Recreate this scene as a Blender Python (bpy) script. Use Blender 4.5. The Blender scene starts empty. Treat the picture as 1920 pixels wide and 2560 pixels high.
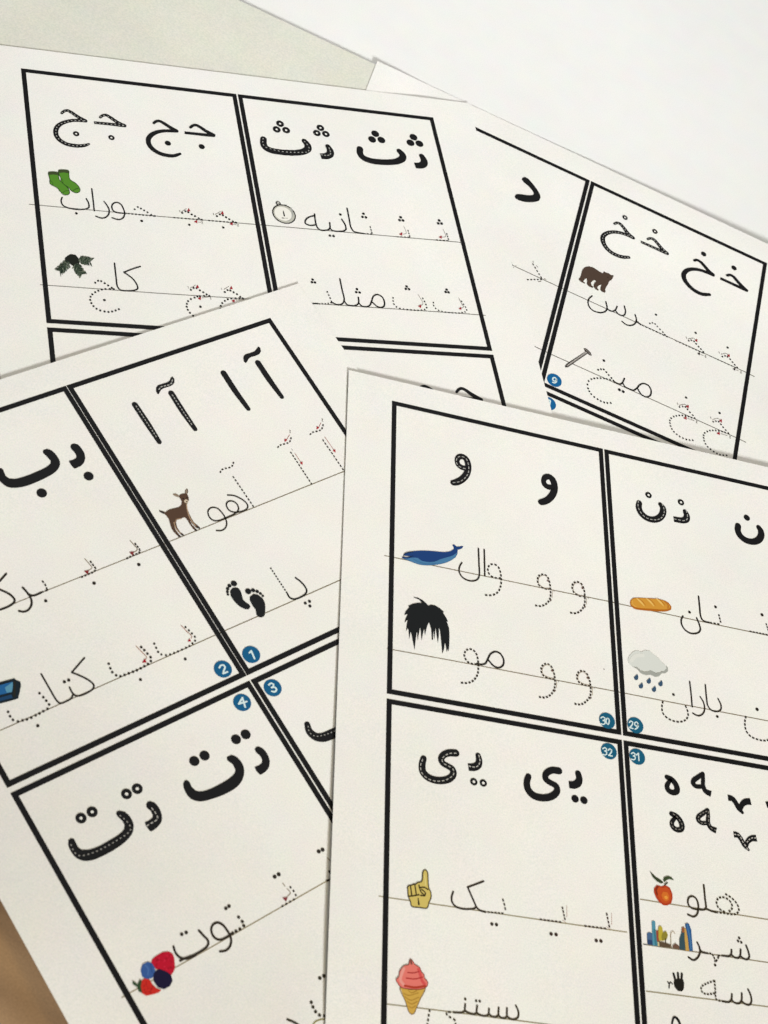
import bpy, math, random
import numpy as np
from mathutils import Vector, Matrix
from mathutils.geometry import tessellate_polygon
random.seed(7)
S = bpy.context.scene
C = S.collection
U = 0.086                       # metres per card width (an A4 sheet is 2.44 of them)

# ------------------------------------------------------------------ camera
F, PITCH, ROLL, H = 4211.443, 0.6542524, -0.5868241, 5.4964239
cp, sp, cr, sr = math.cos(PITCH), math.sin(PITCH), math.cos(ROLL), math.sin(ROLL)
camd = bpy.data.cameras.new('camera')
cam = bpy.data.objects.new('camera', camd); C.objects.link(cam)
right0, up0, fwd = Vector((1, 0, 0)), Vector((0, cp, sp)), Vector((0, sp, -cp))
right = right0 * cr + up0 * (-sr); up = right0 * sr + up0 * cr
cam.matrix_world = Matrix(((right.x, up.x, -fwd.x, 0), (right.y, up.y, -fwd.y, 0), (right.z, up.z, -fwd.z, H * U), (0, 0, 0, 1)))
camd.sensor_fit = 'HORIZONTAL'; camd.sensor_width = 36.0; camd.lens = 36.0 * F / 1920
camd.clip_start = 0.01; camd.clip_end = 20
camd.dof.use_dof = True; camd.dof.focus_distance = 0.64; camd.dof.aperture_fstop = 40.0
S.camera = cam
S.view_settings.view_transform = 'Standard'; S.view_settings.look = 'None'
S.view_settings.exposure = 0.05; S.view_settings.gamma = 1.0

# ------------------------------------------------------------------ light: a bright room
w = bpy.data.worlds.new('World'); S.world = w; w.use_nodes = True
bg = w.node_tree.nodes['Background']; bg.inputs[0].default_value = (1.06, 0.99, 0.84, 1); bg.inputs[1].default_value = 0.13


def ground(px):
    """pixel of the photograph (1920 x 2560) -> point of the table plane, metres"""
    px = np.array(px, float)
    a = px[..., 0] - 960; b = px[..., 1] - 1280
    u = cr * a - sr * b; v = -sr * a - cr * b
    D = np.stack([u / F, v / F * cp + sp, v / F * sp - cp], -1)
    t = -H / D[..., 2]
    return (D * t[..., None] + [0, 0, H])[..., :2] * U


def area(name, px, h, aim, size, power, col):
    g = ground(px); a = ground(aim)
    d = bpy.data.lights.new(name, 'AREA'); d.shape = 'SQUARE'; d.size = size; d.energy = power; d.color = col
    o = bpy.data.objects.new(name, d); C.objects.link(o)
    o.location = (g[0], g[1], h)
    o.rotation_euler = (Vector((a[0], a[1], 0)) - o.location).to_track_quat('-Z', 'Y').to_euler()
    return o


def key_light():
    """low, fairly small light from the near side of the table: it throws the thin shadows behind the far edges"""
    a = ground([(960, 1280), (1000, 1480)]); d = (a[1] - a[0]) / np.linalg.norm(a[1] - a[0])
    el = math.radians(28); r = 3.0
    dl = bpy.data.lights.new('key_light', 'AREA'); dl.shape = 'SQUARE'; dl.size = 0.46; dl.spread = math.radians(34); dl.energy = 4.45; dl.color = (0.98, 0.985, 0.965)
    o = bpy.data.objects.new('key_light', dl); C.objects.link(o)
    o.location = (a[0][0] + d[0] * r * math.cos(el), a[0][1] + d[1] * r * math.cos(el), r * math.sin(el))
    o.rotation_euler = (Vector((*ground((800, -900)), 0)) - o.location).to_track_quat('-Z', 'Y').to_euler()
    return o


KEY = key_light()
TOP_FILL = area('overhead_fill', (1250, -280), 0.62, (1250, -180), 0.45, 1.90, (0.96, 0.985, 1.03))  # added overhead fill, not a window: brightens the far end of the sheets
WARM_FILL = area('warm_fill', (1100, 3200), 0.75, (1100, 3000), 0.20, 0.75, (1.0, 0.72, 0.25))  # added warm fill, no real lamp: tints the near sheets creamy


# ------------------------------------------------------------------ materials
def mat(name, col, rough=0.6, spec=0.25):
    m = bpy.data.materials.new(name); m.use_nodes = True
    p = m.node_tree.nodes['Principled BSDF']
    p.inputs['Base Color'].default_value = (*col, 1); p.inputs['Roughness'].default_value = rough
    p.inputs['Specular IOR Level'].default_value = spec
    return m


def mottled(name, col, amp, scale_fine, scale_big, rough=0.75, bump=0.0, tint=0.0):
    m = mat(name, col, rough, 0.2); nt = m.node_tree; p = nt.nodes['Principled BSDF']
    tc = nt.nodes.new('ShaderNodeTexCoord')
    n1 = nt.nodes.new('ShaderNodeTexNoise'); n1.inputs['Scale'].default_value = scale_fine; n1.inputs['Detail'].default_value = 2
    n2 = nt.nodes.new('ShaderNodeTexNoise'); n2.inputs['Scale'].default_value = scale_big; n2.inputs['Detail'].default_value = 4
    for n in (n1, n2): nt.links.new(tc.outputs['Object'], n.inputs['Vector'])
    mr1 = nt.nodes.new('ShaderNodeMapRange'); mr1.inputs['From Min'].default_value = .3; mr1.inputs['From Max'].default_value = .7
    mr1.inputs['To Min'].default_value = 1 - amp; mr1.inputs['To Max'].default_value = 1 + amp * .6
    mr2 = nt.nodes.new('ShaderNodeMapRange'); mr2.inputs['From Min'].default_value = .3; mr2.inputs['From Max'].default_value = .7
    mr2.inputs['To Min'].default_value = 1 - amp * .45; mr2.inputs['To Max'].default_value = 1 + amp * .3
    nt.links.new(n1.outputs['Fac'], mr1.inputs['Value']); nt.links.new(n2.outputs['Fac'], mr2.inputs['Value'])
    mu = nt.nodes.new('ShaderNodeMath'); mu.operation = 'MULTIPLY'
    nt.links.new(mr1.outputs[0], mu.inputs[0]); nt.links.new(mr2.outputs[0], mu.inputs[1])
    vm = nt.nodes.new('ShaderNodeVectorMath'); vm.operation = 'SCALE'; vm.inputs[0].default_value = col
    nt.links.new(mu.outputs[0], vm.inputs['Scale'])
    out = vm.outputs[0]
    if tint:
        # faint colour speckle of the fibres
        sb = nt.nodes.new('ShaderNodeVectorMath'); sb.operation = 'SUBTRACT'; sb.inputs[1].default_value = (.5, .5, .5)
        sc = nt.nodes.new('ShaderNodeVectorMath'); sc.operation = 'SCALE'; sc.inputs['Scale'].default_value = tint
        ad = nt.nodes.new('ShaderNodeVectorMath'); ad.operation = 'ADD'
        nt.links.new(n1.outputs['Color'], sb.inputs[0]); nt.links.new(sb.outputs[0], sc.inputs[0])
        nt.links.new(out, ad.inputs[0]); nt.links.new(sc.outputs[0], ad.inputs[1]); out = ad.outputs[0]
    n3 = nt.nodes.new('ShaderNodeTexNoise'); n3.inputs['Scale'].default_value = 95; n3.inputs['Detail'].default_value = 3
    nt.links.new(tc.outputs['Object'], n3.inputs['Vector'])
    s3 = nt.nodes.new('ShaderNodeVectorMath'); s3.operation = 'SUBTRACT'; s3.inputs[1].default_value = (.5, .5, .5)
    c3 = nt.nodes.new('ShaderNodeVectorMath'); c3.operation = 'SCALE'; c3.inputs['Scale'].default_value = 0.065
    a3 = nt.nodes.new('ShaderNodeVectorMath'); a3.operation = 'ADD'
    nt.links.new(n3.outputs['Color'], s3.inputs[0]); nt.links.new(s3.outputs[0], c3.inputs[0])
    nt.links.new(out, a3.inputs[0]); nt.links.new(c3.outputs[0], a3.inputs[1]); out = a3.outputs[0]
    nt.links.new(out, p.inputs['Base Color'])
    if bump:
        b = nt.nodes.new('ShaderNodeBump'); b.inputs['Strength'].default_value = bump; b.inputs['Distance'].default_value = 0.0002
        nt.links.new(n1.outputs['Fac'], b.inputs['Height']); nt.links.new(b.outputs[0], p.inputs['Normal'])
    return m


PAPER = mottled('white_paper', (0.838, 0.834, 0.807), 0.064, 2300, 14, bump=0.2, tint=0.10)
PAPER2 = mottled('blank_paper', (0.825, 0.83, 0.822), 0.045, 2000, 10, bump=0.15, tint=0.05)
CARD = mottled('grey_card', (0.71, 0.712, 0.635), 0.075, 1300, 22, bump=0.2, tint=0.06)


def wood():
    m = mat('brown_wood', (0.2, 0.13, 0.07), 0.55, 0.3); nt = m.node_tree; p = nt.nodes['Principled BSDF']
    tc = nt.nodes.new('ShaderNodeTexCoord'); mp = nt.nodes.new('ShaderNodeMapping')
    mp.inputs['Scale'].default_value = (14, 60, 10); mp.inputs['Rotation'].default_value = (0, 0, 0.75)
    n = nt.nodes.new('ShaderNodeTexNoise'); n.inputs['Scale'].default_value = 1.0; n.inputs['Detail'].default_value = 6
    n3 = nt.nodes.new('ShaderNodeTexNoise'); n3.inputs['Scale'].default_value = 1500; n3.inputs['Detail'].default_value = 1
    r = nt.nodes.new('ShaderNodeValToRGB')
    r.color_ramp.elements[0].position = .32; r.color_ramp.elements[0].color = (0.20, 0.12, 0.06, 1)
    r.color_ramp.elements[1].position = .68; r.color_ramp.elements[1].color = (0.39, 0.25, 0.135, 1)
    e = r.color_ramp.elements.new(.5); e.color = (0.31, 0.195, 0.105, 1)
    nt.links.new(tc.outputs['Object'], mp.inputs['Vector']); nt.links.new(mp.outputs[0], n.inputs['Vector'])
    nt.links.new(tc.outputs['Object'], n3.inputs['Vector'])
    nt.links.new(n.outputs['Fac'], r.inputs['Fac'])
    mr = nt.nodes.new('ShaderNodeMapRange'); mr.inputs['To Min'].default_value = .8; mr.inputs['To Max'].default_value = 1.2
    nt.links.new(n3.outputs['Fac'], mr.inputs['Value'])
    vm = nt.nodes.new('ShaderNodeVectorMath'); vm.operation = 'SCALE'
    nt.links.new(r.outputs['Color'], vm.inputs[0]); nt.links.new(mr.outputs[0], vm.inputs['Scale'])
    nt.links.new(vm.outputs[0], p.inputs['Base Color'])
    return m


WOOD = wood()


def srgb(r, g, b):
    f = lambda c: (c / 255 / 12.92) if c <= 10 else ((c / 255 + .055) / 1.055) ** 2.4
    return (f(r) * .93, f(g) * .93, f(b) * .93)


_m = {}


def ink(rgb):
    if rgb not in _m: _m[rgb] = mat('ink_%02x%02x%02x' % rgb, srgb(*rgb), 0.55, 0.12)
    return _m[rgb]


BLACK = (22, 22, 24); STITCH = (172, 172, 168); WHITE = (240, 240, 236); RED = (158, 30, 46)

# ------------------------------------------------------------------ the sheets: place and height
POSE = {'A': (-2.4405992, 5.1605205, .6743739), 'B': (-1.7963219, 2.9682965, 1.0916746),
        'C': (-.2362121, 4.7424643, .4673902), 'D': (-1.0357352, 6.4478350, .2276703)}
CARD_H, GX, GY = 1.4028863, .0090474, .0215814


def sm(a, b, x):
    t = np.clip((x - a) / (b - a), 0, 1); return t * t * (3 - 2 * t)


def to_local(s, P):
    x, y, t = POSE[s]; d = np.asarray(P) / U - [x, y]
    return np.stack([d[..., 0] * math.cos(t) + d[..., 1] * math.sin(t), -d[..., 0] * math.sin(t) + d[..., 1] * math.cos(t)], -1)


def to_world(s, L):
    x, y, t = POSE[s]; L = np.asarray(L, float)
    return np.stack([L[..., 0] * math.cos(t) - L[..., 1] * math.sin(t) + x, L[..., 0] * math.sin(t) + L[..., 1] * math.cos(t) + y], -1) * U


def height(s, P):
    l = to_local(s, P); x = l[..., 0]; y = -l[..., 1]        # x to the right, y down the sheet
    if s == 'A': z = 3.4 - 1.8 * sm(1.65, 2.25, x) * (1 - sm(.3, 1.2, y))
    elif s == 'B': z = 3.9 + 0.5 * (1 - sm(-.12, .75, y)) * (1 - sm(.4, 2.1, x)) + .3 * (1 - sm(-.12, .5, y)) + 9 * (1 - sm(-.2, .8, x)) * sm(.7, 2.1, y)
    elif s == 'C': z = 4.7 + 0.3 * (1 - sm(-.12, .5, y)) + 1.7 * (1 - sm(-.2, 1.0, x)) * sm(.4, 2.9, y)
    else: z = 1.0 + 2.2 * (1 - sm(-.19, .12, x)) * (1 - sm(.1, .4, y)) + 4.2 * sm(.42, 2.3, x) * (1 - sm(-.12, .9, y)) + 1.8 * sm(.3, 1.2, y)
    return z * 0.001


def lift(s, P, dz):
    """points of the flat plan -> on the sheet's curved surface (dz above it)"""
    P = np.asarray(P, float); z = height(s, P) + dz
    k = (1 - z / (H * U))[..., None]
    return np.concatenate([P * k, z[..., None]], -1)


# ------------------------------------------------------------------ mesh helpers
def make(name, verts, faces, mats, parent=None, mi=None, smooth=False):
    me = bpy.data.meshes.new(name); me.from_pydata([tuple(v) for v in verts], [], faces)
    for m in mats: me.materials.append(m)
    if mi is not None: me.polygons.foreach_set('material_index', mi)
    if smooth: me.polygons.foreach_set('use_smooth', [True] * len(me.polygons))
    me.update()
    o = bpy.data.objects.new(name, me); C.objects.link(o)
    if parent is not None: o.parent = parent
    return o


def tag(o, label, cat=None, group=None, kind=None):
    if label: o['label'] = label
    if cat: o['category'] = cat
    if group: o['group'] = group
    if kind: o['kind'] = kind
    return o


def catmull(P, closed=False, step=0.00045):
    P = np.asarray(P, float); n = len(P)
    if n < 3 and not closed:
        out = []
        k = max(1, int(np.linalg.norm(P[1, :2] - P[0, :2]) / (step * 4)))
        return np.array([P[0] + (P[1] - P[0]) * i / k for i in range(k + 1)])
    out = []
    rng = range(n) if closed else range(n - 1)
    for i in rng:
        if closed: a, b, c, d = P[i - 1], P[i], P[(i + 1) % n], P[(i + 2) % n]
        else:
            b, c = P[i], P[i + 1]
            a = P[i - 1] if i else 2 * b - c
            d = P[i + 2] if i + 2 < n else 2 * c - b
        # centripetal parametrisation
        t1 = max(np.linalg.norm((b - a)[:2]), 1e-9) ** .5; t2 = max(np.linalg.norm((c - b)[:2]), 1e-9) ** .5; t3 = max(np.linalg.norm((d - c)[:2]), 1e-9) ** .5
        m1 = (c - b) + t2 * ((b - a) / t1 - (c - a) / (t1 + t2))
        m2 = (c - b) + t2 * ((d - c) / t3 - (d - b) / (t2 + t3))
        k = max(1, int(np.linalg.norm((c - b)[:2]) / step))
        for j in range(k):
            t = j / k; t_2 = t * t; t_3 = t_2 * t
            out.append((2 * t_3 - 3 * t_2 + 1) * b + (t_3 - 2 * t_2 + t) * m1 + (-2 * t_3 + 3 * t_2) * c + (t_3 - t_2) * m2)
    if not closed: out.append(P[-1])
    return np.array(out)


class Mark:
    """one printed mark (a letter, a word, a picture) on one sheet, drawn as thin ink geometry lying on the paper"""
    def __init__(s, sheet, name, rgb=BLACK, dz=0.00012, parent=None):
        s.sh, s.name, s.rgb, s.dz, s.par = sheet, name, rgb, dz, parent
        s.v, s.f, s.mi, s.m, s.zz = [], [], [], [], []
        s.T = (0, 0, 1659)

    def tile(s, ox, oy, size): s.T = (ox, oy, size); return s

    def p(s, pts):
        ox, oy, size = s.T; k = size / 1659; a = np.array(pts, float)
        return ground(np.stack([ox + a[..., 0] * k, oy + a[..., 1] * k], -1))

    def mm(s, at, w):
        """width in tile pixels at a place -> metres on the paper"""
        a = s.p([at, (at[0] + 10, at[1]), (at[0], at[1] + 10)])
        J = (a[1:] - a[0]) / 10
        return w * math.sqrt(abs(J[0, 0] * J[1, 1] - J[0, 1] * J[1, 0]))

    def mat(s, rgb):
        rgb = rgb or s.rgb
        if rgb not in s.m: s.m.append(rgb)
        return s.m.index(rgb)

    def add(s, pts, faces, rgb, dz):
        n = len(s.v); s.k = getattr(s, 'k', 0) + 1      # every stroke a hair above the one before
        s.v += list(lift(s.sh, np.asarray(pts), (dz if dz is not None else s.dz) + (s.k % 40) * 1.5e-6))
        s.f += [tuple(n + i for i in f) for f in faces]; s.mi += [s.mat(rgb)] * len(faces)

    def ribbon(s, P, W, rgb=None, dz=None, caps=(1, 1)):
        P = P[:, :2]; n = len(P)
        if n < 2: return
        T = np.gradient(P, axis=0); T /= np.maximum(np.linalg.norm(T, axis=1), 1e-12)[:, None]
        N = np.stack([-T[:, 1], T[:, 0]], 1); W = W[:, None] / 2
        L, R = P + N * W, P - N * W
        pts = list(L) + list(R); fc = [(i, n + i, n + i + 1, i + 1) for i in range(n - 1)]
        for e, on in ((0, caps[0]), (n - 1, caps[1])):
            if not on: continue
            sg = -1 if e == 0 else 1; k0 = len(pts); K = 8
            for j in range(K + 1):
                a = math.pi * j / K
                pts.append(P[e] + N[e] * W[e] * math.cos(a) + T[e] * W[e] * math.sin(a) * sg)
            fc.append(tuple(range(k0, k0 + K + 1)) if sg < 0 else tuple(range(k0 + K, k0 - 1, -1)))
        s.add(pts, fc, rgb, dz)

    def line(s, pts, w, rgb=None, dz=None, caps=(1, 1), closed=False, dash=None):
        ws = [q[2] if len(q) > 2 else w for q in pts]; xy = [q[:2] for q in pts]
        G = s.p(xy); W = [s.mm(q, a) for q, a in zip(xy, ws)]
        P = catmull(np.column_stack([G, W]), closed)
        if closed: P = np.vstack([P, P[:1]])
        if not dash: s.ribbon(P[:, :2], P[:, 2], rgb, dz, caps); return s
        c = xy[len(xy) // 2]; on, off = s.mm(c, dash[0]), s.mm(c, dash[1])
        d = np.concatenate([[0], np.cumsum(np.linalg.norm(np.diff(P[:, :2], axis=0), axis=1))])
        tot = d[-1]; n = max(1, round((tot + off) / (on + off))); sc = (tot) / (n * (on + off) - off) if n * (on + off) - off > 0 else 1
        on *= sc; off *= sc; t = 0
        while t < tot - 1e-9:
            tt = np.linspace(t, min(t + on, tot), 4)
            Q = np.column_stack([np.interp(tt, d, P[:, i]) for i in range(3)])
            s.ribbon(Q[:, :2], Q[:, 2], rgb, dz, (0, 0)); t += on + off
        return s

    def dots(s, pts, r, rgb=None, dz=None, hole=None):
        for q in pts:
            c = s.p([q])[0]; R = s.mm(q, r); K = 20
            s.add([c + R * np.array([math.cos(a), math.sin(a)]) for a in np.linspace(0, 2 * math.pi, K, endpoint=False)], [tuple(range(K))], rgb, dz)
        return s

    def poly(s, pts, rgb=None, dz=None, smooth=False):
        G = s.p(pts)
        if smooth: G = catmull(G, True, 0.001)
        else:
            out = []
            for i in range(len(G)):
                a, b = G[i], G[(i + 1) % len(G)]; k = max(1, int(np.linalg.norm(b - a) / .003))
                out += [a + (b - a) * j / k for j in range(k)]
            G = np.array(out)
        tri = tessellate_polygon([[Vector((g[0] * 1000, g[1] * 1000, 0)) for g in G]])
        s.add(G, [tuple(t) for t in tri], rgb, dz); return s

    def tri(s, q, ang, r=17, rgb=RED, dz=None):
        a = math.radians(ang)
        s.poly([(q[0] + r * math.cos(a + t), q[1] + r * math.sin(a + t)) for t in (0, 2.2, -2.2)], rgb, dz); return s

    def done(s, label=None):
        # every face looks up
        V = np.array(s.v); F2 = []
        for f in s.f:
            a, b, c = V[f[0]], V[f[1]], V[f[2]]
            nz = 0
            for i in range(len(f)):
                p0, p1 = V[f[i]], V[f[(i + 1) % len(f)]]; nz += p0[0] * p1[1] - p1[0] * p0[1]
            F2.append(f if nz > 0 else f[::-1])
        o = make(s.name, s.v, F2, [ink(r) for r in s.m], s.par or SHEET[s.sh], s.mi)
        if label: o['label'] = label
        return o


# ------------------------------------------------------------------ table, blank sheet, grey card
g = ground([(960, 1280)])[0]
tb = make('table_top', [(g[0] + a, g[1] + b, c) for c in (0, -.03) for a, b in ((-.7, -.7), (.7, -.7), (.7, .7), (-.7, .7))],
          [(0, 1, 2, 3), (7, 6, 5, 4), (0, 4, 5, 1), (1, 5, 6, 2), (2, 6, 7, 3), (3, 7, 4, 0)], [WOOD])
tag(tb, 'brown wooden table top under the sheets, seen at the lower left corner', kind='structure')

SHEET = {}


def slab(name, corner, ax, ay, wx, wy, zb, thick, m, label, cat):
    """flat piece with one corner given; ax, ay unit axes"""
    r = 0.0006
    q = [corner, corner + ax * wx, corner + ax * wx + ay * wy, corner + ay * wy]
    v = [(p[0], p[1], zb) for p in q] + [(p[0], p[1], zb + thick) for p in q]
    o = make(name, v, [(3, 2, 1, 0), (4, 5, 6, 7), (0, 1, 5, 4), (1, 2, 6, 5), (2, 3, 7, 6), (3, 0, 4, 7)], [m])
    import bmesh
    bm = bmesh.new(); bm.from_mesh(o.data); bmesh.ops.recalc_face_normals(bm, faces=bm.faces); bm.to_mesh(o.data); bm.free()
    return tag(o, label, cat)


def flat_at(px, z):
    return ground(px) * (1 - z / (H * U))


# grey card: its long edge runs from (595,0) to (940,162) in the photograph
zg = 0.0028
e0, e1 = flat_at([(595.7, 0), (940, 162)], zg)
ax = (e0 - e1) / np.linalg.norm(e0 - e1); ay = np.array([ax[1], -ax[0]])
inside = flat_at([(500, 150)], zg)[0] - e1
if inside @ ay < 0: ay = -ay
cor = e1 - ax * 0.0022
slab('grey_card', cor, ax, ay, 0.42, 0.21, 0.0007, zg - 0.0007, CARD, 'plain greenish grey card lying at the top left behind the sheet with the green socks', 'card')
# blank white sheet under it
bcor = cor - ax * 0.30 - ay * 0.33
slab('blank_sheet', bcor, ax, ay, 0.42, 0.45, 0.0002, 0.0003, PAPER2, 'large blank white sheet filling the upper right corner', 'paper sheet')


def build_sheet(s, label):
    root = bpy.data.objects.new('worksheet', None); C.objects.link(root); root.empty_display_size = .02
    tag(root, label, 'worksheet', 'printed alphabet worksheets')
    SHEET[s] = root
    x0, x1, y0 = {'A': (-.205, 2.231, .1275), 'B': (-.204, 2.237, .118), 'C': (-.200, 2.238, .111), 'D': (-.202, 2.236, .137)}[s]; y1 = y0 - 3.453
    nx, ny = 60, 84
    X, Y = np.meshgrid(np.linspace(x0, x1, nx + 1), np.linspace(y0, y1, ny + 1))
    P = to_world(s, np.stack([X, Y], -1).reshape(-1, 2))
    top = lift(s, P, 0); bot = lift(s, P, -0.00011); n = len(top)
    v = list(top) + list(bot); f = []
    idx = lambda i, j: j * (nx + 1) + i
    for j in range(ny):
        for i in range(nx):
            a, b, c, d = idx(i, j), idx(i + 1, j), idx(i + 1, j + 1), idx(i, j + 1)
            f.append((a, d, c, b)); f.append((n + a, n + b, n + c, n + d))
    sm_ = [True] * len(f)
    rim = [idx(i, 0) for i in range(nx + 1)] + [idx(nx, j) for j in range(1, ny + 1)] + [idx(i, ny) for i in range(nx - 1, -1, -1)] + [idx(0, j) for j in range(ny - 1, 0, -1)]
    k = len(v); v += [top[i] for i in rim] + [bot[i] for i in rim]; m = len(rim)
    for i in range(m):
        f.append((k + i, k + (i + 1) % m, k + m + (i + 1) % m, k + m + i)); sm_.append(False)
    o = make('paper', v, f, [PAPER], root)
    o.data.polygons.foreach_set('use_smooth', sm_)
    return root


build_sheet('A', 'upper left printed sheet with green socks, pine twig and stopwatch beside dotted words')
build_sheet('D', 'upper right printed sheet with brown bear and grey nail, mostly under other sheets')
build_sheet('B', 'left printed sheet with brown deer, black footprints and red and blue berries')
build_sheet('C', 'lower right printed sheet on top of the pile with blue whale and black hair')


def frame(s, c, r):
    """thick black border of one card"""
    t = .0212; x0 = c * (1 + GX); y0 = -r * (CARD_H + GY); x1, y1 = x0 + 1, y0 - CARD_H
    x0 -= c * .0010; x1 += (1 - c) * .0010
    if s == 'B': x0 -= c * (.0024, .0008)[r]; x1 += (1 - c) * (.0024, .0008)[r]
    o = [(x0, y0), (x1, y0), (x1, y1), (x0, y1)]; i = [(x0 + t, y0 - t), (x1 - t, y0 - t), (x1 - t, y1 + t), (x0 + t, y1 + t)]
    P, fc = [], []
    for e in range(4):
        a, b, cc, d = map(np.array, (o[e], o[(e + 1) % 4], i[(e + 1) % 4], i[e])); K = 40; k0 = len(P)
        for j in range(K + 1):
            P += [a + (b - a) * j / K, d + (cc - d) * j / K]
        for j in range(K):
            q = k0 + 2 * j; fc.append((q, q + 1, q + 3, q + 2))
    make('card_frame', lift(s, to_world(s, P), .00010), fc, [ink((20, 20, 22))], SHEET[s])


for s in 'ABCD':
    for c in (0, 1):
        for r in (0, 1): frame(s, c, r)
def big(sh, T, strokes, dots=(), dr=0, rings=(), rr=0, rh=0, polys=(), stitches=(), sd=(14, 22), sw=8, label=None, srgb_=STITCH):
    """large block letter; strokes = [(points with widths, caps)], stitches = white dashed centre lines"""
    m = Mark(sh, 'stitched_letter' if (stitches or rings) else 'block_letter').tile(*T)
    for st in strokes:
        pts, caps = st if isinstance(st, tuple) else (st, (1, 1))
        m.line(pts, 40, caps=caps)
    for q in polys: m.poly(q[0], smooth=q[1])
    if dots: m.dots(dots, dr)
    if rings: m.dots(rings, rr)
    o = m.done(label)
    if stitches or rings:
        n = Mark(sh, 'stitch_line', srgb_, dz=.00018, parent=o).tile(*T)
        for q in stitches: n.line(q, sw, dash=sd)
        for q in rings: n.dots([q], rh, WHITE)
        n.done()
    return o


def word(sh, T, lines=(), w=12, dots=(), dr=12, dashed=(), dd=(13, 13), dw=9, thin=(), tris=(), tw=4, dotpts=(), pr=7,
         name='written_word', rgb=(26, 25, 25), label=None, dt=None, tr=17, trgb=RED, trgbthin=(120, 112, 108), txt=(), txw=4):
    m = Mark(sh, name, rgb).tile(*T)
    for q in lines: m.line(q, w * 1.22)
    if dots: m.dots(dots, dr)
    for q in dashed: m.line(q, dw * 1.2, dash=dd)
    if dotpts: m.dots(dotpts, pr * 1.15)
    for q in thin: m.line(q, tw, trgbthin, dz=.00010)
    for q in tris: m.tri(q[:2], q[2], tr * 1.25, q[3] if len(q) > 3 else trgb, dz=.00016)
    for q in txt: m.line(q, txw, (110, 104, 100), dz=.00010)
    return m.done(label)


def rule(sh, pts, w, rgb):
    m = Mark(sh, 'ruled_line', rgb, dz=.00006).tile(0, 0, 1659)
    for a, b in zip(pts[:-1], pts[1:]): m.line([a, b], w * 1.35, caps=(0, 0))
    m.done()


def badge(sh, T, c, r, digits, w=12, rgb=(14, 92, 138), label=None):
    m = Mark(sh, 'number_badge', rgb, dz=.00014).tile(*T)
    m.dots([c], r); o = m.done(label)
    n = Mark(sh, 'badge_digits', (215, 235, 238), dz=.0002, parent=o).tile(*T)
    for q in digits: n.line(q, w * 1.22)
    n.done()


def two(x, y, k=1.0): return [(x - 6 * k, y - 9 * k), (x + 1 * k, y - 12 * k), (x + 5 * k, y - 6 * k), (x - 1 * k, y + 4 * k), (x - 6 * k, y + 10 * k), (x + 7 * k, y + 11 * k)]
def one(x, y, k=1.0): return [(x - 4 * k, y - 8 * k), (x + 1 * k, y - 10 * k), (x + 3 * k, y + 9 * k)]


# ============================================================ SHEET A
a1 = (0, 100, 400); a2 = (300, 100, 400); a3 = (0, 440, 400); a4 = (360, 480, 400); a5 = (600, 200, 400); a6 = (800, 200, 400); a7 = (740, 480, 400); a8 = (1080, 760, 300)
LA = (128, 126, 122)
rule('A', [(72.3, 510.6), (400, 541), (634.9, 560.8), (740, 569.7), (1140, 604.7), (1163.4, 607.6)], 1.5, LA)
rule('A', [(100, 711.7), (400, 733.4), (624, 747.6), (781, 758.5), (1140, 782.6), (1214, 788.4)], 1.5, LA)
big('A', a1, [[(640, 759, 25), (665, 738, 28), (700, 731, 30), (740, 750, 34), (795, 788, 36), (845, 818, 38), (888, 836, 34)],
              [(888, 840, 34), (830, 835, 34), (760, 834, 34), (690, 846, 36), (630, 870, 40), (592, 905, 44), (578, 948, 46), (590, 1000, 46), (630, 1045, 44), (690, 1078, 42), (760, 1094, 42), (830, 1098, 38), (885, 1091, 32), (922, 1078, 22)]],
    rings=[(790, 972)], rr=29, rh=9,
    stitches=[[(640, 757), (668, 740), (700, 733), (760, 770), (830, 815), (885, 840)], [(870, 840), (760, 834), (660, 858), (600, 890), (578, 950), (600, 1015), (690, 1075), (780, 1097), (920, 1080)]])
big('A', a1, [[(1040, 802, 25), (1062, 785, 28), (1098, 778, 30), (1135, 797, 34), (1190, 835, 36), (1245, 868, 38), (1292, 886, 34)],
              ([(976, 857, 31), (1060, 864, 31), (1150, 873, 33), (1230, 882, 36), (1292, 890, 34)], (0, 1))],
    rings=[(1156, 1012)], rr=29, rh=9,
    stitches=[[(1040, 800), (1075, 782), (1110, 788), (1180, 832), (1285, 888)], [(985, 858), (1150, 873), (1285, 890)]])
big('A', a2, [[(350, 862, 25), (374, 844, 28), (405, 839, 30), (445, 857, 34), (500, 893, 36), (550, 923, 38), (588, 940, 32)],
              [(588, 945, 34), (530, 943, 34), (460, 942, 34), (390, 953, 38), (332, 980, 44), (298, 1020, 46), (296, 1065, 46), (320, 1110, 46), (370, 1153, 44), (430, 1182, 42), (500, 1198, 40), (560, 1200, 36), (624, 1180, 26)]],
    dots=[(497, 1070)], dr=28)
big('A', a2, [[(730, 907, 25), (755, 888, 28), (790, 882, 30), (833, 905, 34), (890, 943, 36), (940, 970, 38), (972, 983, 32)],
              ([(670, 961, 31), (760, 970, 31), (880, 983, 34), (972, 992, 30)], (0, 1))], dots=[(848, 1106)], dr=28)
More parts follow.
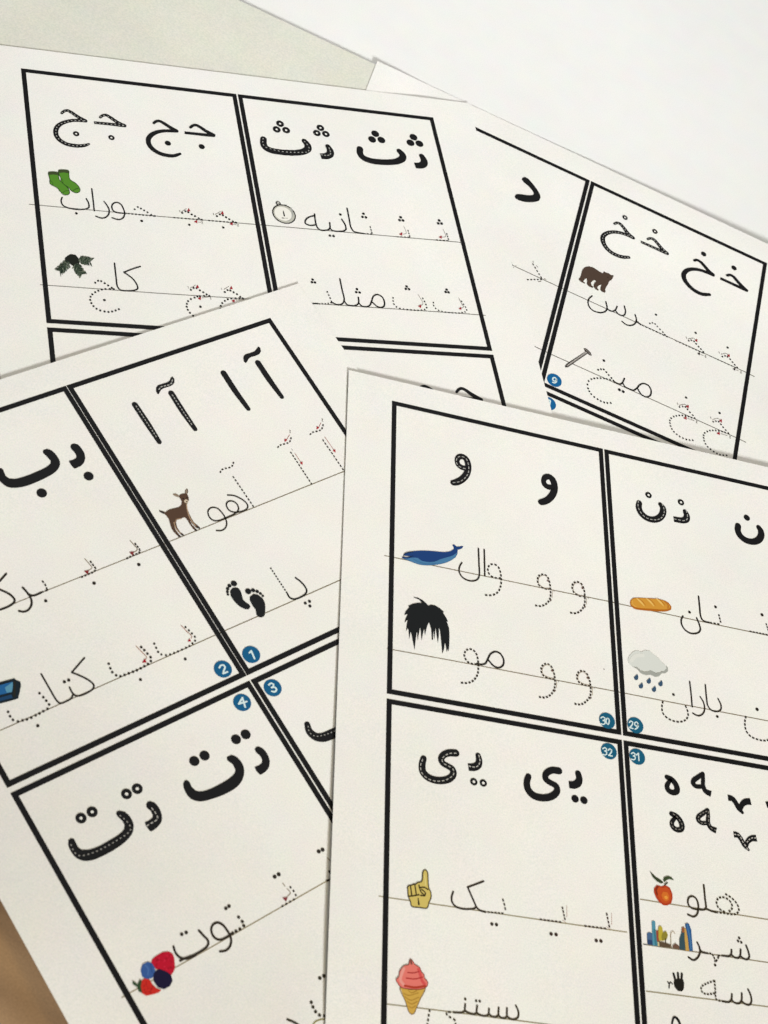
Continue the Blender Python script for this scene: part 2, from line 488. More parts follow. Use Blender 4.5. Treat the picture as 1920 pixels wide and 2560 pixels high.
# socks
m = Mark('A', 'socks_picture', (84, 140, 42), dz=.00012).tile(*a1)
s1 = [(503, 1372), (555, 1366), (605, 1375), (607, 1410), (615, 1445), (655, 1490), (700, 1530), (722, 1570), (715, 1598), (685, 1607), (655, 1600), (625, 1570), (590, 1530), (545, 1507), (520, 1490), (517, 1440), (505, 1400)]
s2 = [(610, 1350), (660, 1345), (712, 1355), (715, 1400), (728, 1448), (780, 1482), (820, 1523), (832, 1555), (820, 1578), (790, 1585), (750, 1570), (705, 1525), (665, 1500), (635, 1480), (632, 1440), (612, 1390)]
m.poly(s2, dz=.00012).line(s2, 6, (40, 70, 28), dz=.00016, closed=True)
m.poly(s1, dz=.00018).line(s1, 6, (40, 70, 28), dz=.00022, closed=True)
m.poly([(503, 1372), (555, 1366), (605, 1375), (606, 1402), (555, 1394), (508, 1398)], (62, 74, 42), dz=.0002)
m.poly([(610, 1350), (660, 1345), (712, 1355), (713, 1382), (660, 1372), (614, 1378)], (62, 74, 42), dz=.00015)
m.line([(645, 1590), (672, 1568), (712, 1560)], 5, (40, 70, 28), dz=.0002).line([(752, 1568), (785, 1545), (822, 1535)], 5, (40, 70, 28), dz=.00015)
m.line([(520, 1455), (545, 1480), (548, 1505)], 4, (40, 70, 28), dz=.0002).line([(640, 1440), (655, 1465), (645, 1485)], 4, (40, 70, 28), dz=.00015)
m.done('pair of green socks with dark cuffs')
word('A', a3, [[(645, 222), (634, 255), (650, 300), (690, 325), (760, 342), (830, 347), (890, 342), (922, 325), (918, 280), (895, 235)], [(952, 132), (965, 240), (978, 360)],
               [(1080, 265), (1110, 305), (1132, 350), (1125, 400), (1090, 432), (1045, 435), (995, 418)],
               [(1310, 387), (1230, 382), (1180, 365), (1160, 325), (1170, 290), (1210, 273), (1250, 290), (1280, 340), (1293, 390), (1275, 435), (1230, 452), (1162, 433)]], 11.5,
     dots=[(792, 387), (1470, 466)], dr=13, dotpts=[(1397, 345), (1430, 322), (1462, 338), (1495, 357), (1530, 377), (1570, 403), (1605, 415)], pr=8, dashed=[[(1325, 389), (1605, 416)]], dd=(18, 14), dw=11)


word('A', a4, dotpts=[(398, 217), (430, 200), (460, 210), (495, 233), (530, 250), (568, 273), (600, 288)], pr=9, dashed=[[(305, 265), (600, 289)]], dd=(18, 16), dw=10, dots=[(470, 340)], dr=12,
     thin=[[(385, 210), (440, 172)], [(560, 312), (592, 314)]], tris=[(465, 187, -90), (540, 307, 180)], txt=[one(370, 198), two(604, 318)], name='practice_letter')
word('A', a4, dotpts=[(757, 250), (787, 232), (818, 242), (852, 262), (885, 282), (922, 305), (955, 318)], pr=9, dashed=[[(665, 295), (955, 320)]], dd=(18, 16), dw=10, dots=[(823, 368)], dr=12,
     thin=[[(738, 233), (795, 202)], [(925, 335), (957, 338)]], tris=[(813, 216, -90), (908, 330, 180)], txt=[one(720, 230), two(975, 344)], name='practice_letter')
# pine twig
m = Mark('A', 'pine_twig_picture', (38, 52, 40), dz=.00012).tile(*a3)
m.poly([(690, 835), (735, 810), (785, 818), (812, 850), (825, 900), (812, 930), (775, 945), (745, 925), (715, 905), (675, 880), (672, 850)], (26, 30, 24), smooth=True)
for (x0, y0, x1, y1, wd, n) in ((715, 890, 618, 985, 50, 170), (775, 915, 850, 1018, 46, 170), (815, 862, 935, 888, 44, 170)):
    for i in range(n):
        t = random.random() ** .9; bx, by = x0 + (x1 - x0) * t, y0 + (y1 - y0) * t
        L = math.hypot(x1 - x0, y1 - y0); ux, uy = (x1 - x0) / L, (y1 - y0) / L; sd = random.choice((-1, 1)); ln = wd * random.uniform(.5, 1.05); fw = random.uniform(.25, .8)
        ex, ey = bx + (ux * fw - uy * sd) * ln, by + (uy * fw + ux * sd) * ln
        c = random.choice(((38, 52, 40), (52, 66, 52), (74, 88, 72), (30, 44, 36), (110, 120, 104)))
        m.line([(bx, by), (ex, ey)], random.uniform(3, 5.5), c, dz=.00013 + .00004 * random.random())
m.done('dark pine twig with a cone')
word('A', a3, [[(1455, 938), (1370, 965), (1285, 998)], [(1285, 998), (1340, 1035), (1390, 1080), (1425, 1140), (1428, 1168), (1395, 1185), (1320, 1190), (1250, 1182), (1220, 1150), (1205, 1060), (1188, 905)]], 12,
     dotpts=[(988, 1107), (1018, 1087), (1050, 1090), (1087, 1112), (1122, 1135), (1160, 1160), (1180, 1173), (1140, 1172), (1095, 1172), (1055, 1178), (1020, 1190), (988, 1205), (958, 1227), (940, 1252), (936, 1285), (948, 1318), (970, 1350), (1002, 1377), (1040, 1395), (1085, 1405), (1125, 1410), (1163, 1405), (1200, 1395), (1233, 1381)], pr=9, dots=[(1083, 1287)], dr=13)
word('A', a4, dotpts=[(487, 1015), (515, 995), (545, 998), (580, 1020), (615, 1040), (650, 1062), (678, 1077), (625, 1077), (580, 1080), (553, 1083), (525, 1095), (487, 1110), (458, 1132), (445, 1160), (444, 1190), (455, 1222), (477, 1253), (510, 1282)], pr=9, dots=[(585, 1190)], dr=13,
     thin=[[(480, 998), (535, 965)], [(600, 1098), (685, 1086)]], tris=[(555, 982, -90), (578, 1103, 180)], txt=[one(458, 990), two(692, 1103, .8)], name='practice_letter')
word('A', a4, dotpts=[(838, 1038), (867, 1017), (897, 1022), (930, 1040), (965, 1060), (1000, 1087), (1025, 1103), (990, 1103), (950, 1103), (905, 1105), (870, 1113), (840, 1130), (812, 1152), (798, 1180), (795, 1208), (806, 1240)], pr=9,
     thin=[[(830, 1010), (880, 978)], [(950, 1120), (1040, 1116)]], tris=[(905, 994, -90), (928, 1129, 180)], txt=[one(805, 1005)], name='practice_letter')
# th
big('A', a5, [[(245, 612, 60), (243, 655, 62), (262, 697, 64), (315, 727, 64), (400, 745, 64), (490, 753, 64), (590, 754, 64), (660, 742, 66), (704, 712, 68), (700, 672, 62), (668, 632, 50)]],
    rings=[(416, 453), (381, 512), (479, 520)], rr=36, rh=10, stitches=[[(240, 603), (237, 655), (255, 690), (315, 712), (400, 735), (500, 748), (620, 750), (700, 745), (718, 712), (700, 672), (665, 632)]])
big('A', a5, [([(912, 688, 48), (934, 728, 62), (934, 768, 70), (895, 789, 68), (837, 790, 62)], (1, 0))], rings=[(834, 496), (798, 550), (891, 560)], rr=35, rh=10,
    stitches=[[(922, 700), (938, 745), (935, 772), (900, 782), (835, 774)]], sd=(20, 12))
big('A', a6, [[(415, 714, 60), (415, 757, 60), (442, 800, 62), (520, 835, 63), (620, 850, 63), (720, 852, 63), (800, 843, 64), (855, 812, 66), (858, 778, 62), (823, 737, 52)]], dots=[(573, 557), (541, 616), (637, 622)], dr=36)
big('A', a6, [([(1056, 788, 50), (1078, 828, 60), (1078, 866, 68), (1045, 886, 68), (985, 886, 62)], (1, 0))], dots=[(970, 593), (939, 651), (1031, 660)], dr=36)
m = Mark('A', 'stopwatch_picture', (24, 24, 23), dz=.00012).tile(*a5)
m.dots([(457, 1390)], 110).dots([(457, 1390)], 99, (190, 190, 180), dz=.00015).dots([(447, 1386)], 80, (240, 239, 232), dz=.00018)
m.line([(530, 1330), (545, 1390), (505, 1455)], 16, (168, 170, 166), dz=.00017).line([(372, 1400), (385, 1345), (430, 1315)], 12, (205, 200, 188), dz=.00017)
m.line([(410, 1308), (400, 1290)], 16).dots([(397, 1278)], 24).dots([(397, 1276)], 15, (200, 200, 194), dz=.00015).line([(382, 1272), (412, 1282)], 5, dz=.00018)
m.line([(462, 1298), (482, 1302)], 12).line([(449, 1358, 8), (460, 1408, 14)], 11, (28, 28, 28), dz=.00021)
m.line([(437, 1429), (455, 1432)], 8, (70, 68, 66), dz=.00021).line([(455, 1432), (495, 1433)], 4, (130, 128, 124), dz=.00021)
m.done('round stopwatch with a Persian numeral one')
word('A', a7, [[(193, 228), (200, 290), (212, 345), (228, 375), (255, 395), (295, 398), (332, 392), (352, 375), (350, 318)], [(193, 245), (140, 258), (100, 290), (98, 325), (140, 345), (190, 343), (210, 338)],
               [(352, 375), (380, 400), (440, 408), (490, 405), (518, 388), (512, 345), (475, 282)], [(530, 168), (550, 270), (572, 370), (600, 408), (645, 423), (700, 430)]], 12,
     dots=[(460, 233), (352, 453), (390, 457), (700, 225), (690, 258), (725, 262)], dr=13, dashed=[[(700, 431), (790, 436)], [(768, 355), (790, 430)]], dd=(20, 12), dw=9)
word('A', a7, dots=[(1085, 262), (1075, 293), (1110, 295)], dr=14, dashed=[[(1160, 393), (1182, 465)], [(1045, 465), (1180, 470)]], dd=(20, 12), thin=[[(1117, 352), (1143, 428), (1110, 438)]], tris=[(1090, 436, 180)], name='practice_letter')
word('A', a7, dots=[(1485, 295), (1475, 325), (1510, 327)], dr=14, dashed=[[(1562, 427), (1583, 495)], [(1450, 497), (1583, 506)]], dd=(20, 12), thin=[[(1525, 385), (1552, 460), (1515, 469)]], tris=[(1500, 468, 180)], name='practice_letter')
word('A', a7, [[(455, 900), (478, 1010), (500, 1125), (475, 1162), (425, 1168), (370, 1142)], [(502, 1130), (530, 1168), (590, 1180), (630, 1172), (650, 1150), (647, 1092)],
               [(652, 1152), (680, 1180), (735, 1190), (768, 1172), (785, 1130), (805, 1080), (840, 1063), (890, 1085), (918, 1140), (912, 1185), (880, 1198), (840, 1185), (795, 1145)], [(172, 1155), (225, 1158)]], 12,
     dots=[(173, 908), (165, 935), (197, 938), (633, 1007), (625, 1038), (660, 1042)], dr=13, dashed=[[(322, 1028), (350, 1090), (372, 1142)], [(235, 1160), (330, 1157), (370, 1147)]], dd=(14, 18), dw=11)
word('A', a7, dots=[(1148, 980), (1140, 1005), (1173, 1008)], dr=13, dashed=[[(1007, 1092), (1008, 1130), (1020, 1170), (1060, 1202), (1110, 1213), (1180, 1222), (1260, 1227), (1320, 1224), (1350, 1213), (1357, 1195), (1340, 1150), (1312, 1097)]], dd=(14, 20), dw=12,
     thin=[[(1265, 1060), (1318, 1160), (1297, 1176)]], tris=[(1285, 1184, 180)], name='practice_letter')
m = Mark('A', 'practice_letter', (26, 25, 25)).tile(*a7)
m.dots([(1562, 1012), (1553, 1037), (1583, 1040)], 13)
m.tile(*a8).line([(20, -28), (25, 25), (55, 65), (98, 92), (150, 106), (200, 115), (290, 122), (380, 125), (430, 118), (468, 105), (482, 75), (458, 32), (425, -12), (405, -45)], 17, dash=(20, 24))
m.line([(370, -85), (412, 0), (438, 38), (412, 60)], 6, (120, 112, 108)).tri((392, 62), 180, 24, RED, dz=.00016); m.done()
# second row letters just showing above sheet C
big('A', a8, [[(340, 1217, 34), (370, 1182, 38), (412, 1168, 42), (460, 1188, 46), (530, 1237, 52), (600, 1280, 56), (685, 1318, 40)], [(685, 1325, 40), (560, 1310, 40), (400, 1290, 40)]])
big('A', (840, 900, 400), [[(860, 300, 26), (885, 278, 28), (920, 270, 30), (965, 292, 34), (1020, 330, 36), (1110, 370, 32)]])

# ============================================================ SHEET D
d1 = (1120, 280, 400); d2 = (1240, 620, 400); d3 = (1440, 240, 480); d4 = (1420, 480, 500); d5 = (1520, 780, 400)
LD = (112, 108, 102)
rule('D', [(1281.5, 663.4), (1394.3, 715.7), (1420, 728), (1864.6, 930.6), (1886.6, 941.7)], 1.5, LD)
rule('D', [(1336.5, 866), (1379.8, 886.5), (1640, 1003.4), (1840.7, 1094.2), (1865.3, 1106)], 1.5, LD)
big('D', d1, [], polys=[([(765, 700), (772, 682), (797, 672), (830, 690), (880, 745), (925, 805), (955, 860), (960, 890), (945, 918), (900, 932), (850, 936), (780, 928), (730, 912), (700, 895), (692, 872), (708, 853), (735, 850), (790, 858), (850, 863), (878, 860), (889, 850), (886, 832), (860, 795), (820, 755), (785, 728)], True)])
word('D', d2, dashed=[[(155, 140), (174, 182)]], dd=(16, 12), dw=8, thin=[[(198, 178), (212, 186)], [(140, 120), (150, 132)], [(172, 205), (185, 200)]], name='practice_letter')
word('D', d2, dashed=[[(380, 160), (475, 315)], [(322, 328), (478, 326)]], dd=(20, 16), dw=10, thin=[[(420, 182), (432, 197)], [(438, 350), (468, 344)], [(500, 318), (518, 325)], [(384, 135), (388, 150)]], tw=6, name='practice_letter')
big('D', d3, [[(333, 1104, 20), (355, 1096, 22), (380, 1103, 25), (410, 1135, 28), (450, 1188, 32), (495, 1225, 28)],
              [(493, 1226, 26), (440, 1200, 28), (380, 1181, 28), (320, 1175, 28), (265, 1187, 32), (234, 1215, 36), (234, 1257, 38), (256, 1303, 36), (300, 1347, 34), (360, 1379, 32), (410, 1392, 30), (458, 1394, 24)]],
    rings=[(424, 1050)], rr=21, rh=7, sd=(11, 14), sw=6, stitches=[[(338, 1103), (375, 1100), (410, 1135), (450, 1190), (490, 1222)], [(480, 1220), (380, 1182), (300, 1177), (240, 1205), (234, 1257), (290, 1340), (380, 1385), (455, 1394)]])
big('D', d3, [[(620, 1237, 20), (647, 1230, 22), (675, 1242, 26), (708, 1277, 28), (745, 1323, 32), (788, 1360, 30)], ([(560, 1259, 24), (640, 1295, 24), (720, 1331, 26), (786, 1362, 24)], (0, 1))],
    rings=[(682, 1170)], rr=21, rh=7, sd=(11, 14), sw=6, stitches=[[(625, 1236), (665, 1236), (710, 1280), (785, 1358)], [(565, 1261), (700, 1322), (780, 1360)]])
big('D', d4, [[(1048, 568, 20), (1070, 564, 22), (1100, 580, 26), (1140, 623, 28), (1172, 660, 30), (1205, 685, 26)],
              [(1205, 690, 24), (1150, 666, 26), (1090, 646, 26), (1030, 640, 28), (985, 652, 32), (960, 684, 36), (967, 725, 36), (1000, 773, 34), (1050, 817, 32), (1110, 846, 30), (1175, 851, 24)]], dots=[(1126, 514)], dr=20)
big('D', d4, [[(1320, 692, 20), (1345, 688, 22), (1372, 702, 26), (1410, 745, 28), (1450, 788, 30), (1482, 815, 26)], ([(1264, 716, 24), (1340, 751, 24), (1420, 788, 26), (1482, 818, 22)], (0, 1))], dots=[(1378, 630)], dr=20)
m = Mark('D', 'bear_picture', (78, 62, 52), dz=.00014).tile(*d2)
m.poly([(858, 320), (875, 300), (885, 265), (900, 220), (930, 195), (970, 190), (1010, 203), (1060, 235), (1110, 262), (1115, 247), (1125, 243), (1138, 255), (1170, 263), (1195, 282), (1220, 283), (1215, 305), (1200, 330), (1175, 343), (1165, 370), (1145, 400), (1132, 430), (1138, 455), (1125, 463), (1095, 450), (1082, 432), (1085, 405), (1095, 378), (1070, 385), (1050, 405), (1055, 422), (1068, 435), (1055, 440), (1030, 425), (1012, 400), (1020, 365), (1040, 342), (1020, 332), (1000, 340), (985, 360), (990, 385), (1012, 405), (1000, 412), (965, 398), (942, 375), (945, 345), (940, 312), (925, 320), (905, 345), (925, 362), (920, 370), (885, 352), (862, 335)], smooth=True)
m.dots([(1160, 305)], 4, (30, 24, 20), dz=.0002); m.done('brown bear walking to the right')
word('D', d2, [[(997, 497), (965, 525), (955, 570), (975, 620), (1020, 655), (1080, 670), (1130, 660), (1152, 630), (1140, 557)], [(1152, 625), (1180, 650), (1212, 655), (1240, 640), (1257, 605)],
               [(1238, 645), (1270, 685), (1310, 702), (1335, 690), (1343, 655), (1332, 602)], [(1443, 692), (1457, 745), (1440, 785), (1400, 803), (1355, 797), (1308, 762)], [(1457, 755), (1500, 795)]], 11)
word('D', d5, [[(300, 100), (340, 128)]], 11, dots=[(498, 28)], dr=11, dotpts=[(435, 118), (462, 113), (490, 125), (513, 150), (540, 180), (570, 208), (590, 235)], pr=7, dashed=[[(350, 135), (622, 260)]], dd=(20, 12), dw=10)
word('D', d5, dots=[(910, 217)], dr=11.5, dotpts=[(838, 298), (865, 293), (893, 305), (915, 330), (940, 360), (965, 385), (990, 413)], pr=7.5, dashed=[[(700, 297), (990, 428)]], dd=(18, 14), dw=8,
     thin=[[(830, 280), (888, 272), (905, 285)], [(960, 440), (992, 452)]], tris=[(918, 296, 60), (943, 432, 190, (58, 50, 50))], txt=[one(812, 268), two(1012, 460)], name='practice_letter', tr=15)
word('D', d5, dots=[(1241, 369)], dr=11.5, dotpts=[(1187, 462), (1215, 455), (1240, 465), (1268, 490), (1292, 520), (1315, 548), (1340, 575)], pr=7.5, dashed=[[(1060, 457), (1330, 580)]], dd=(18, 14), dw=8,
     thin=[[(1172, 438), (1228, 430), (1245, 440)], [(1328, 600), (1355, 610)]], tris=[(1254, 452, 60), (1310, 592, 190, (58, 50, 50))], txt=[one(1152, 422), two(1380, 625)], name='practice_letter', tr=15)
m = Mark('D', 'nail_picture', (52, 48, 46), dz=.00014).tile(*d2)
m.poly([(715, 1222), (720, 1236), (745, 1237), (958, 1088), (937, 1068), (740, 1195)]).poly([(910, 1043), (925, 1038), (955, 1055), (985, 1088), (993, 1113), (980, 1117), (955, 1098), (925, 1074)])
m.line([(738, 1222), (940, 1082)], 12, (148, 142, 138), dz=.00017).line([(745, 1212), (935, 1077)], 4, (205, 200, 196), dz=.0002).line([(925, 1050), (955, 1073), (980, 1105)], 9, (140, 132, 126), dz=.00017); m.done('grey nail drawn slanting')
word('D', d2, [[(1222, 1383), (1260, 1405), (1293, 1410), (1315, 1390), (1333, 1352)], [(1313, 1398), (1340, 1440), (1390, 1465), (1425, 1475), (1460, 1455), (1490, 1420), (1530, 1405), (1580, 1425), (1608, 1475), (1600, 1528), (1560, 1545), (1510, 1520), (1470, 1460)]], 12,
     dots=[(1120, 1168)], dr=13, dotpts=[(1060, 1263), (1090, 1257), (1118, 1259), (1145, 1287), (1170, 1318), (1198, 1348), (1218, 1374), (1185, 1367), (1150, 1358), (1120, 1352), (1085, 1350), (1053, 1350), (1020, 1352), (990, 1360), (962, 1380), (949, 1415), (955, 1455), (968, 1485), (988, 1515), (1020, 1545), (1055, 1568), (1088, 1587), (1122, 1601), (1155, 1607), (1190, 1607)], pr=8)
m = Mark('D', 'written_word', (26, 25, 25)).tile(*d2); m.dots([(1280, 1470), (1320, 1489)], 15); m.done()
badge('D', d2, (606, 1371), 71, [[(628, 1360), (610, 1342), (590, 1352), (592, 1374), (612, 1382), (628, 1362), (626, 1385), (606, 1400), (588, 1392)]], 11, (10, 96, 152))
badge('D', d2, (547, 1612), 71, [[(530, 1580), (560, 1578), (552, 1640)]], 12, (10, 96, 152))
word('D', d5, dots=[(811, 888)], dr=12, dotpts=[(743, 985), (775, 980), (803, 985), (825, 1010), (850, 1040), (880, 1070), (900, 1100), (865, 1095), (835, 1083), (805, 1078), (772, 1073), (740, 1073), (710, 1077), (683, 1085), (656, 1101), (643, 1125), (643, 1152), (650, 1183), (664, 1213), (685, 1243), (714, 1269), (745, 1291), (779, 1309), (813, 1322), (847, 1328), (880, 1330)], pr=7.5,
     thin=[[(740, 968), (798, 957), (815, 967)], [(825, 1104), (895, 1126)]], tris=[(828, 982, 60), (803, 1100, 180)], txt=[one(722, 953), two(920, 1141)], name='practice_letter')
word('D', d5, dots=[(1158, 1047)], dr=12, dotpts=[(1092, 1138), (1120, 1132), (1148, 1137), (1172, 1165), (1195, 1195), (1222, 1225), (1250, 1256), (1215, 1250), (1183, 1240), (1150, 1232), (1118, 1228), (1088, 1228), (1058, 1230), (1030, 1238), (1005, 1254), (993, 1278), (993, 1305), (998, 1335), (1013, 1368), (1035, 1398), (1064, 1422), (1097, 1447), (1130, 1466), (1162, 1478), (1196, 1484), (1230, 1485)], pr=7.5,
     thin=[[(1085, 1115), (1143, 1103), (1162, 1115)], [(1170, 1260), (1240, 1282)]], tris=[(1172, 1130, 60), (1147, 1258, 180)], txt=[one(1065, 1098), two(1266, 1298)], name='practice_letter')

# ============================================================ SHEET B
b1 = (0, 800, 400); b2 = (300, 820, 400); b3 = (560, 780, 400); b4 = (0, 1200, 400); b5 = (360, 1140, 400); b6 = (0, 1560, 400); b7 = (400, 1500, 500); b8 = (140, 1820, 400); b9 = (460, 2060, 400); b10 = (0, 2060, 500); b11 = (660, 1340, 300); b12 = (0, 1080, 300); b13 = (620, 2360, 280)
LB = (128, 118, 98); IB = (40, 35, 30)
rule('B', [(-30, 1535), (38.6, 1507.4), (395.4, 1365.2), (425, 1353.4), (760, 1218.4), (870, 1174.5)], 1.6, LB)
rule('B', [(0, 1826.4), (400, 1649.5), (535.6, 1588.9), (565.8, 1575.3), (663.7, 1532.5), (860, 1446)], 1.7, LB)
rule('B', [(304, 2494), (322.5, 2483.5), (460, 2407), (826, 2197.5), (850, 2184)], 2.1, (160, 150, 126))
big('B', b2, [[(155, 795, 60), (285, 992, 62), (408, 1182, 48)]], stitches=[[(165, 805), (378, 1130)]], sd=(20, 13), sw=9)
big('B', b2, [[(532, 676, 60), (655, 870, 60), (779, 1048, 46)]], stitches=[[(540, 690), (745, 1003)]], sd=(20, 13), sw=9)
big('B', b2, [], polys=[([(545, 503), (565, 530), (565, 565), (545, 592), (510, 607), (460, 622), (430, 637), (415, 660), (403, 685), (385, 680), (373, 650), (375, 615), (395, 592), (440, 578), (490, 563), (515, 545), (527, 515)], True)],
    stitches=[[(402, 640), (425, 610), (475, 597), (525, 582), (545, 535)]], sd=(24, 12), sw=11)
big('B', b2, [[(1075, 468, 60), (1200, 660, 58), (1330, 838, 46)]])
big('B', b3, [[(353, 526, 58), (475, 710, 58), (600, 880, 44)]])
big('B', b3, [], polys=[([(357, 357), (378, 375), (384, 410), (365, 438), (325, 455), (280, 468), (255, 485), (243, 510), (228, 530), (208, 515), (200, 480), (205, 455), (225, 437), (270, 425), (315, 408), (335, 385)], True)])
word('B', b3, dashed=[[(555, 1407), (590, 1378), (640, 1365), (680, 1348), (698, 1300)], [(690, 1450), (913, 1790)]], dd=(22, 15), dw=11, thin=[[(680, 1275), (650, 1325)], [(735, 1465), (800, 1562)]],
     tris=[(638, 1330, 120), (806, 1568, 60)], txt=[two(686, 1240, 1.2), [(700, 1420), (712, 1435)]], name='practice_letter', rgb=IB, trgb=(170, 28, 42), trgbthin=(160, 92, 84), tw=5, tr=16)
word('B', b3, dashed=[[(890, 1273), (925, 1245), (975, 1235), (1010, 1220), (1030, 1165)], [(1022, 1322), (1240, 1640)]], dd=(22, 15), dw=11, thin=[[(1005, 1150), (985, 1190)], [(1045, 1295), (1138, 1428)]],
     tris=[(970, 1202, 120), (1147, 1440, 60)], txt=[two(1020, 1120, 1.2)], name='practice_letter', rgb=IB, trgb=(170, 28, 42), trgbthin=(160, 92, 84), tw=5, tr=16)
word('B', b5, [[(868, 405), (930, 410), (1000, 440), (1055, 480), (1078, 520), (1065, 550), (1020, 573), (980, 580)],
               [(1000, 578), (940, 583), (890, 568), (860, 530), (855, 495), (880, 468), (925, 470), (965, 500), (982, 545), (965, 580), (930, 605), (840, 645), (780, 668), (720, 668), (680, 635), (663, 585), (675, 550), (715, 532), (765, 545), (810, 590), (845, 645), (858, 700), (845, 745), (805, 772), (752, 773)]], 12,
     dashed=[[(790, 175), (805, 145), (850, 128), (890, 120), (918, 100), (930, 62)], [(922, 210), (1137, 527)]], dd=(22, 16), dw=12, rgb=IB)
m = Mark('B', 'deer_picture', (84, 62, 48), dz=.00014).tile(*b5)
m.poly([(155, 567), (185, 568), (220, 583), (260, 555), (310, 542), (360, 530), (385, 510), (393, 470), (370, 435), (362, 415), (375, 400), (400, 390), (428, 387), (425, 360), (440, 340), (455, 345), (458, 370), (448, 395), (465, 430), (465, 460), (450, 490), (445, 520), (455, 560), (470, 600), (495, 650), (530, 700), (582, 742), (575, 754), (548, 748), (505, 705), (478, 668), (500, 715), (550, 768), (535, 780), (510, 755), (470, 700), (440, 650), (420, 633), (380, 650), (340, 662), (332, 690), (345, 740), (375, 790), (415, 815), (410, 827), (385, 818), (345, 775), (312, 722), (330, 770), (378, 832), (365, 842), (330, 810), (290, 760), (270, 700), (255, 650), (220, 605), (180, 590)], smooth=True)
m.poly([(298, 393), (330, 390), (360, 405), (365, 428), (335, 420), (310, 407)], (138, 120, 102), dz=.00017).line([(440, 355), (438, 385)], 12, (150, 135, 118), dz=.00017)
m.line([(385, 648), (340, 655), (320, 690)], 9, (150, 122, 96), dz=.00017).dots([(438, 470)], 21, (206, 190, 168), dz=.00018).dots([(444, 474)], 7, (40, 28, 24), dz=.00021).dots([(408, 442), (446, 432)], 7, (30, 22, 18), dz=.0002)
m.line([(440, 500), (450, 560), (475, 640), (530, 720)], 10, (176, 148, 120), dz=.00017).line([(310, 690), (335, 755), (375, 800)], 9, (172, 144, 116), dz=.00017).line([(165, 570), (205, 592)], 14, (34, 32, 30), dz=.00018)
for q in ((568, 745), (540, 768), (400, 818), (370, 832)): m.line([(q[0] - 10, q[1] - 6), (q[0] + 8, q[1] + 4)], 12, (24, 24, 34), dz=.00019)
m.done('brown fawn standing on the ruled line')
m = Mark('B', 'footprints_picture', (24, 26, 28), dz=.00014).tile(*b5)
m.poly([(945, 1362), (980, 1370), (1005, 1405), (1018, 1450), (1028, 1490), (1060, 1520), (1095, 1542), (1105, 1565), (1085, 1590), (1050, 1588), (1000, 1565), (940, 1510), (900, 1450), (893, 1400), (915, 1370)], smooth=True)
m.poly([(1135, 1430), (1180, 1438), (1228, 1472), (1255, 1530), (1258, 1600), (1254, 1643), (1243, 1664), (1216, 1674), (1185, 1668), (1166, 1645), (1160, 1600), (1125, 1550), (1098, 1500), (1098, 1460)], smooth=True)
for x, y, r in ((933, 1322, 31), (887, 1345, 20), (868, 1376, 18), (865, 1408, 15), (871, 1436, 13), (1081, 1403, 31), (1132, 1393, 21), (1174, 1405, 18), (1208, 1426, 15), (1232, 1450, 13)): m.dots([(x, y)], r)
m.done('pair of black bare footprints')
word('B', b11, [[(325, 800), (350, 845), (380, 866), (415, 873), (470, 862), (540, 827), (580, 793), (592, 750), (560, 690), (500, 625), (437, 578)]], 19, dots=[(572, 928), (630, 903), (635, 968)], dr=21, dashed=[[(90, 438), (320, 790)]], dd=(24, 20), dw=17, rgb=(30, 28, 28))
big('B', b12, [], polys=[([(600, 248), (650, 232), (710, 252), (780, 320), (830, 410), (822, 480), (770, 550), (650, 625), (500, 695), (350, 750), (200, 772), (100, 758), (30, 710), (-10, 670), (-40, 610), (-45, 540), (-20, 502), (18, 498), (45, 522), (80, 608), (130, 643), (200, 648), (350, 610), (500, 550), (650, 478), (698, 435), (702, 405), (685, 380), (640, 330), (597, 290), (592, 268)], True)], dots=[(578, 843)], dr=68)
big('B', b12, [], polys=[([(1025, 158), (1075, 172), (1130, 230), (1170, 300), (1180, 360), (1165, 420), (1110, 475), (1045, 502), (1027, 503), (1012, 492), (953, 408), (958, 398), (1005, 385), (1045, 365), (1056, 345), (1050, 310), (1020, 270), (985, 235), (972, 200), (988, 170)], True)], dots=[(1226, 610)], dr=65)
word('B', b4, [[(235, 1115), (285, 1170), (325, 1240), (325, 1300), (290, 1350), (240, 1367), (198, 1358)], [(290, 1178), (320, 1195), (350, 1198), (400, 1180), (425, 1168)], [(65, 972), (0, 1045), (-30, 1080)], [(-60, 1110), (20, 1145), (100, 1185), (152, 1240), (145, 1270), (90, 1310), (0, 1345), (-60, 1360)]], 18,
     dots=[(475, 1253)], dr=17, dashed=[[(425, 1168), (495, 1140)], [(437, 1045), (468, 1085), (490, 1138)]], dd=(22, 14), dw=14, rgb=IB)
word('B', b4, dots=[(976, 1070)], dr=18, dashed=[[(935, 840), (970, 888), (995, 925), (975, 950), (920, 975), (840, 1010)]], dd=(24, 13), dw=15, thin=[[(880, 817), (930, 875), (955, 912), (918, 937)]], tris=[(900, 952, 200)], tr=24, trgb=(130, 45, 48), tw=8, trgbthin=(140, 128, 110), name='practice_letter', rgb=IB)
word('B', b4, dots=[(1440, 877)], dr=18, dashed=[[(1397, 655), (1430, 695), (1455, 740), (1440, 757), (1390, 778), (1310, 817)]], dd=(24, 13), dw=15, thin=[[(1348, 625), (1395, 680), (1425, 722), (1385, 752)]], tris=[(1368, 757, 200)], tr=24, trgb=(130, 45, 48), tw=8, trgbthin=(140, 128, 110), name='practice_letter', rgb=IB)
m = Mark('B', 'book_picture', (20, 34, 44), dz=.00014).tile(*b6)
m.poly([(-60, 620), (0, 603), (148, 563), (165, 580), (212, 598), (218, 640), (200, 730), (188, 772), (150, 786), (0, 825), (-60, 840)])
m.poly([(-60, 648), (0, 633), (132, 598), (134, 640), (124, 705), (-60, 750)], (34, 100, 160), dz=.00018).poly([(50, 660), (131, 600), (133, 640), (124, 704), (70, 712)], (92, 152, 184), dz=.0002)
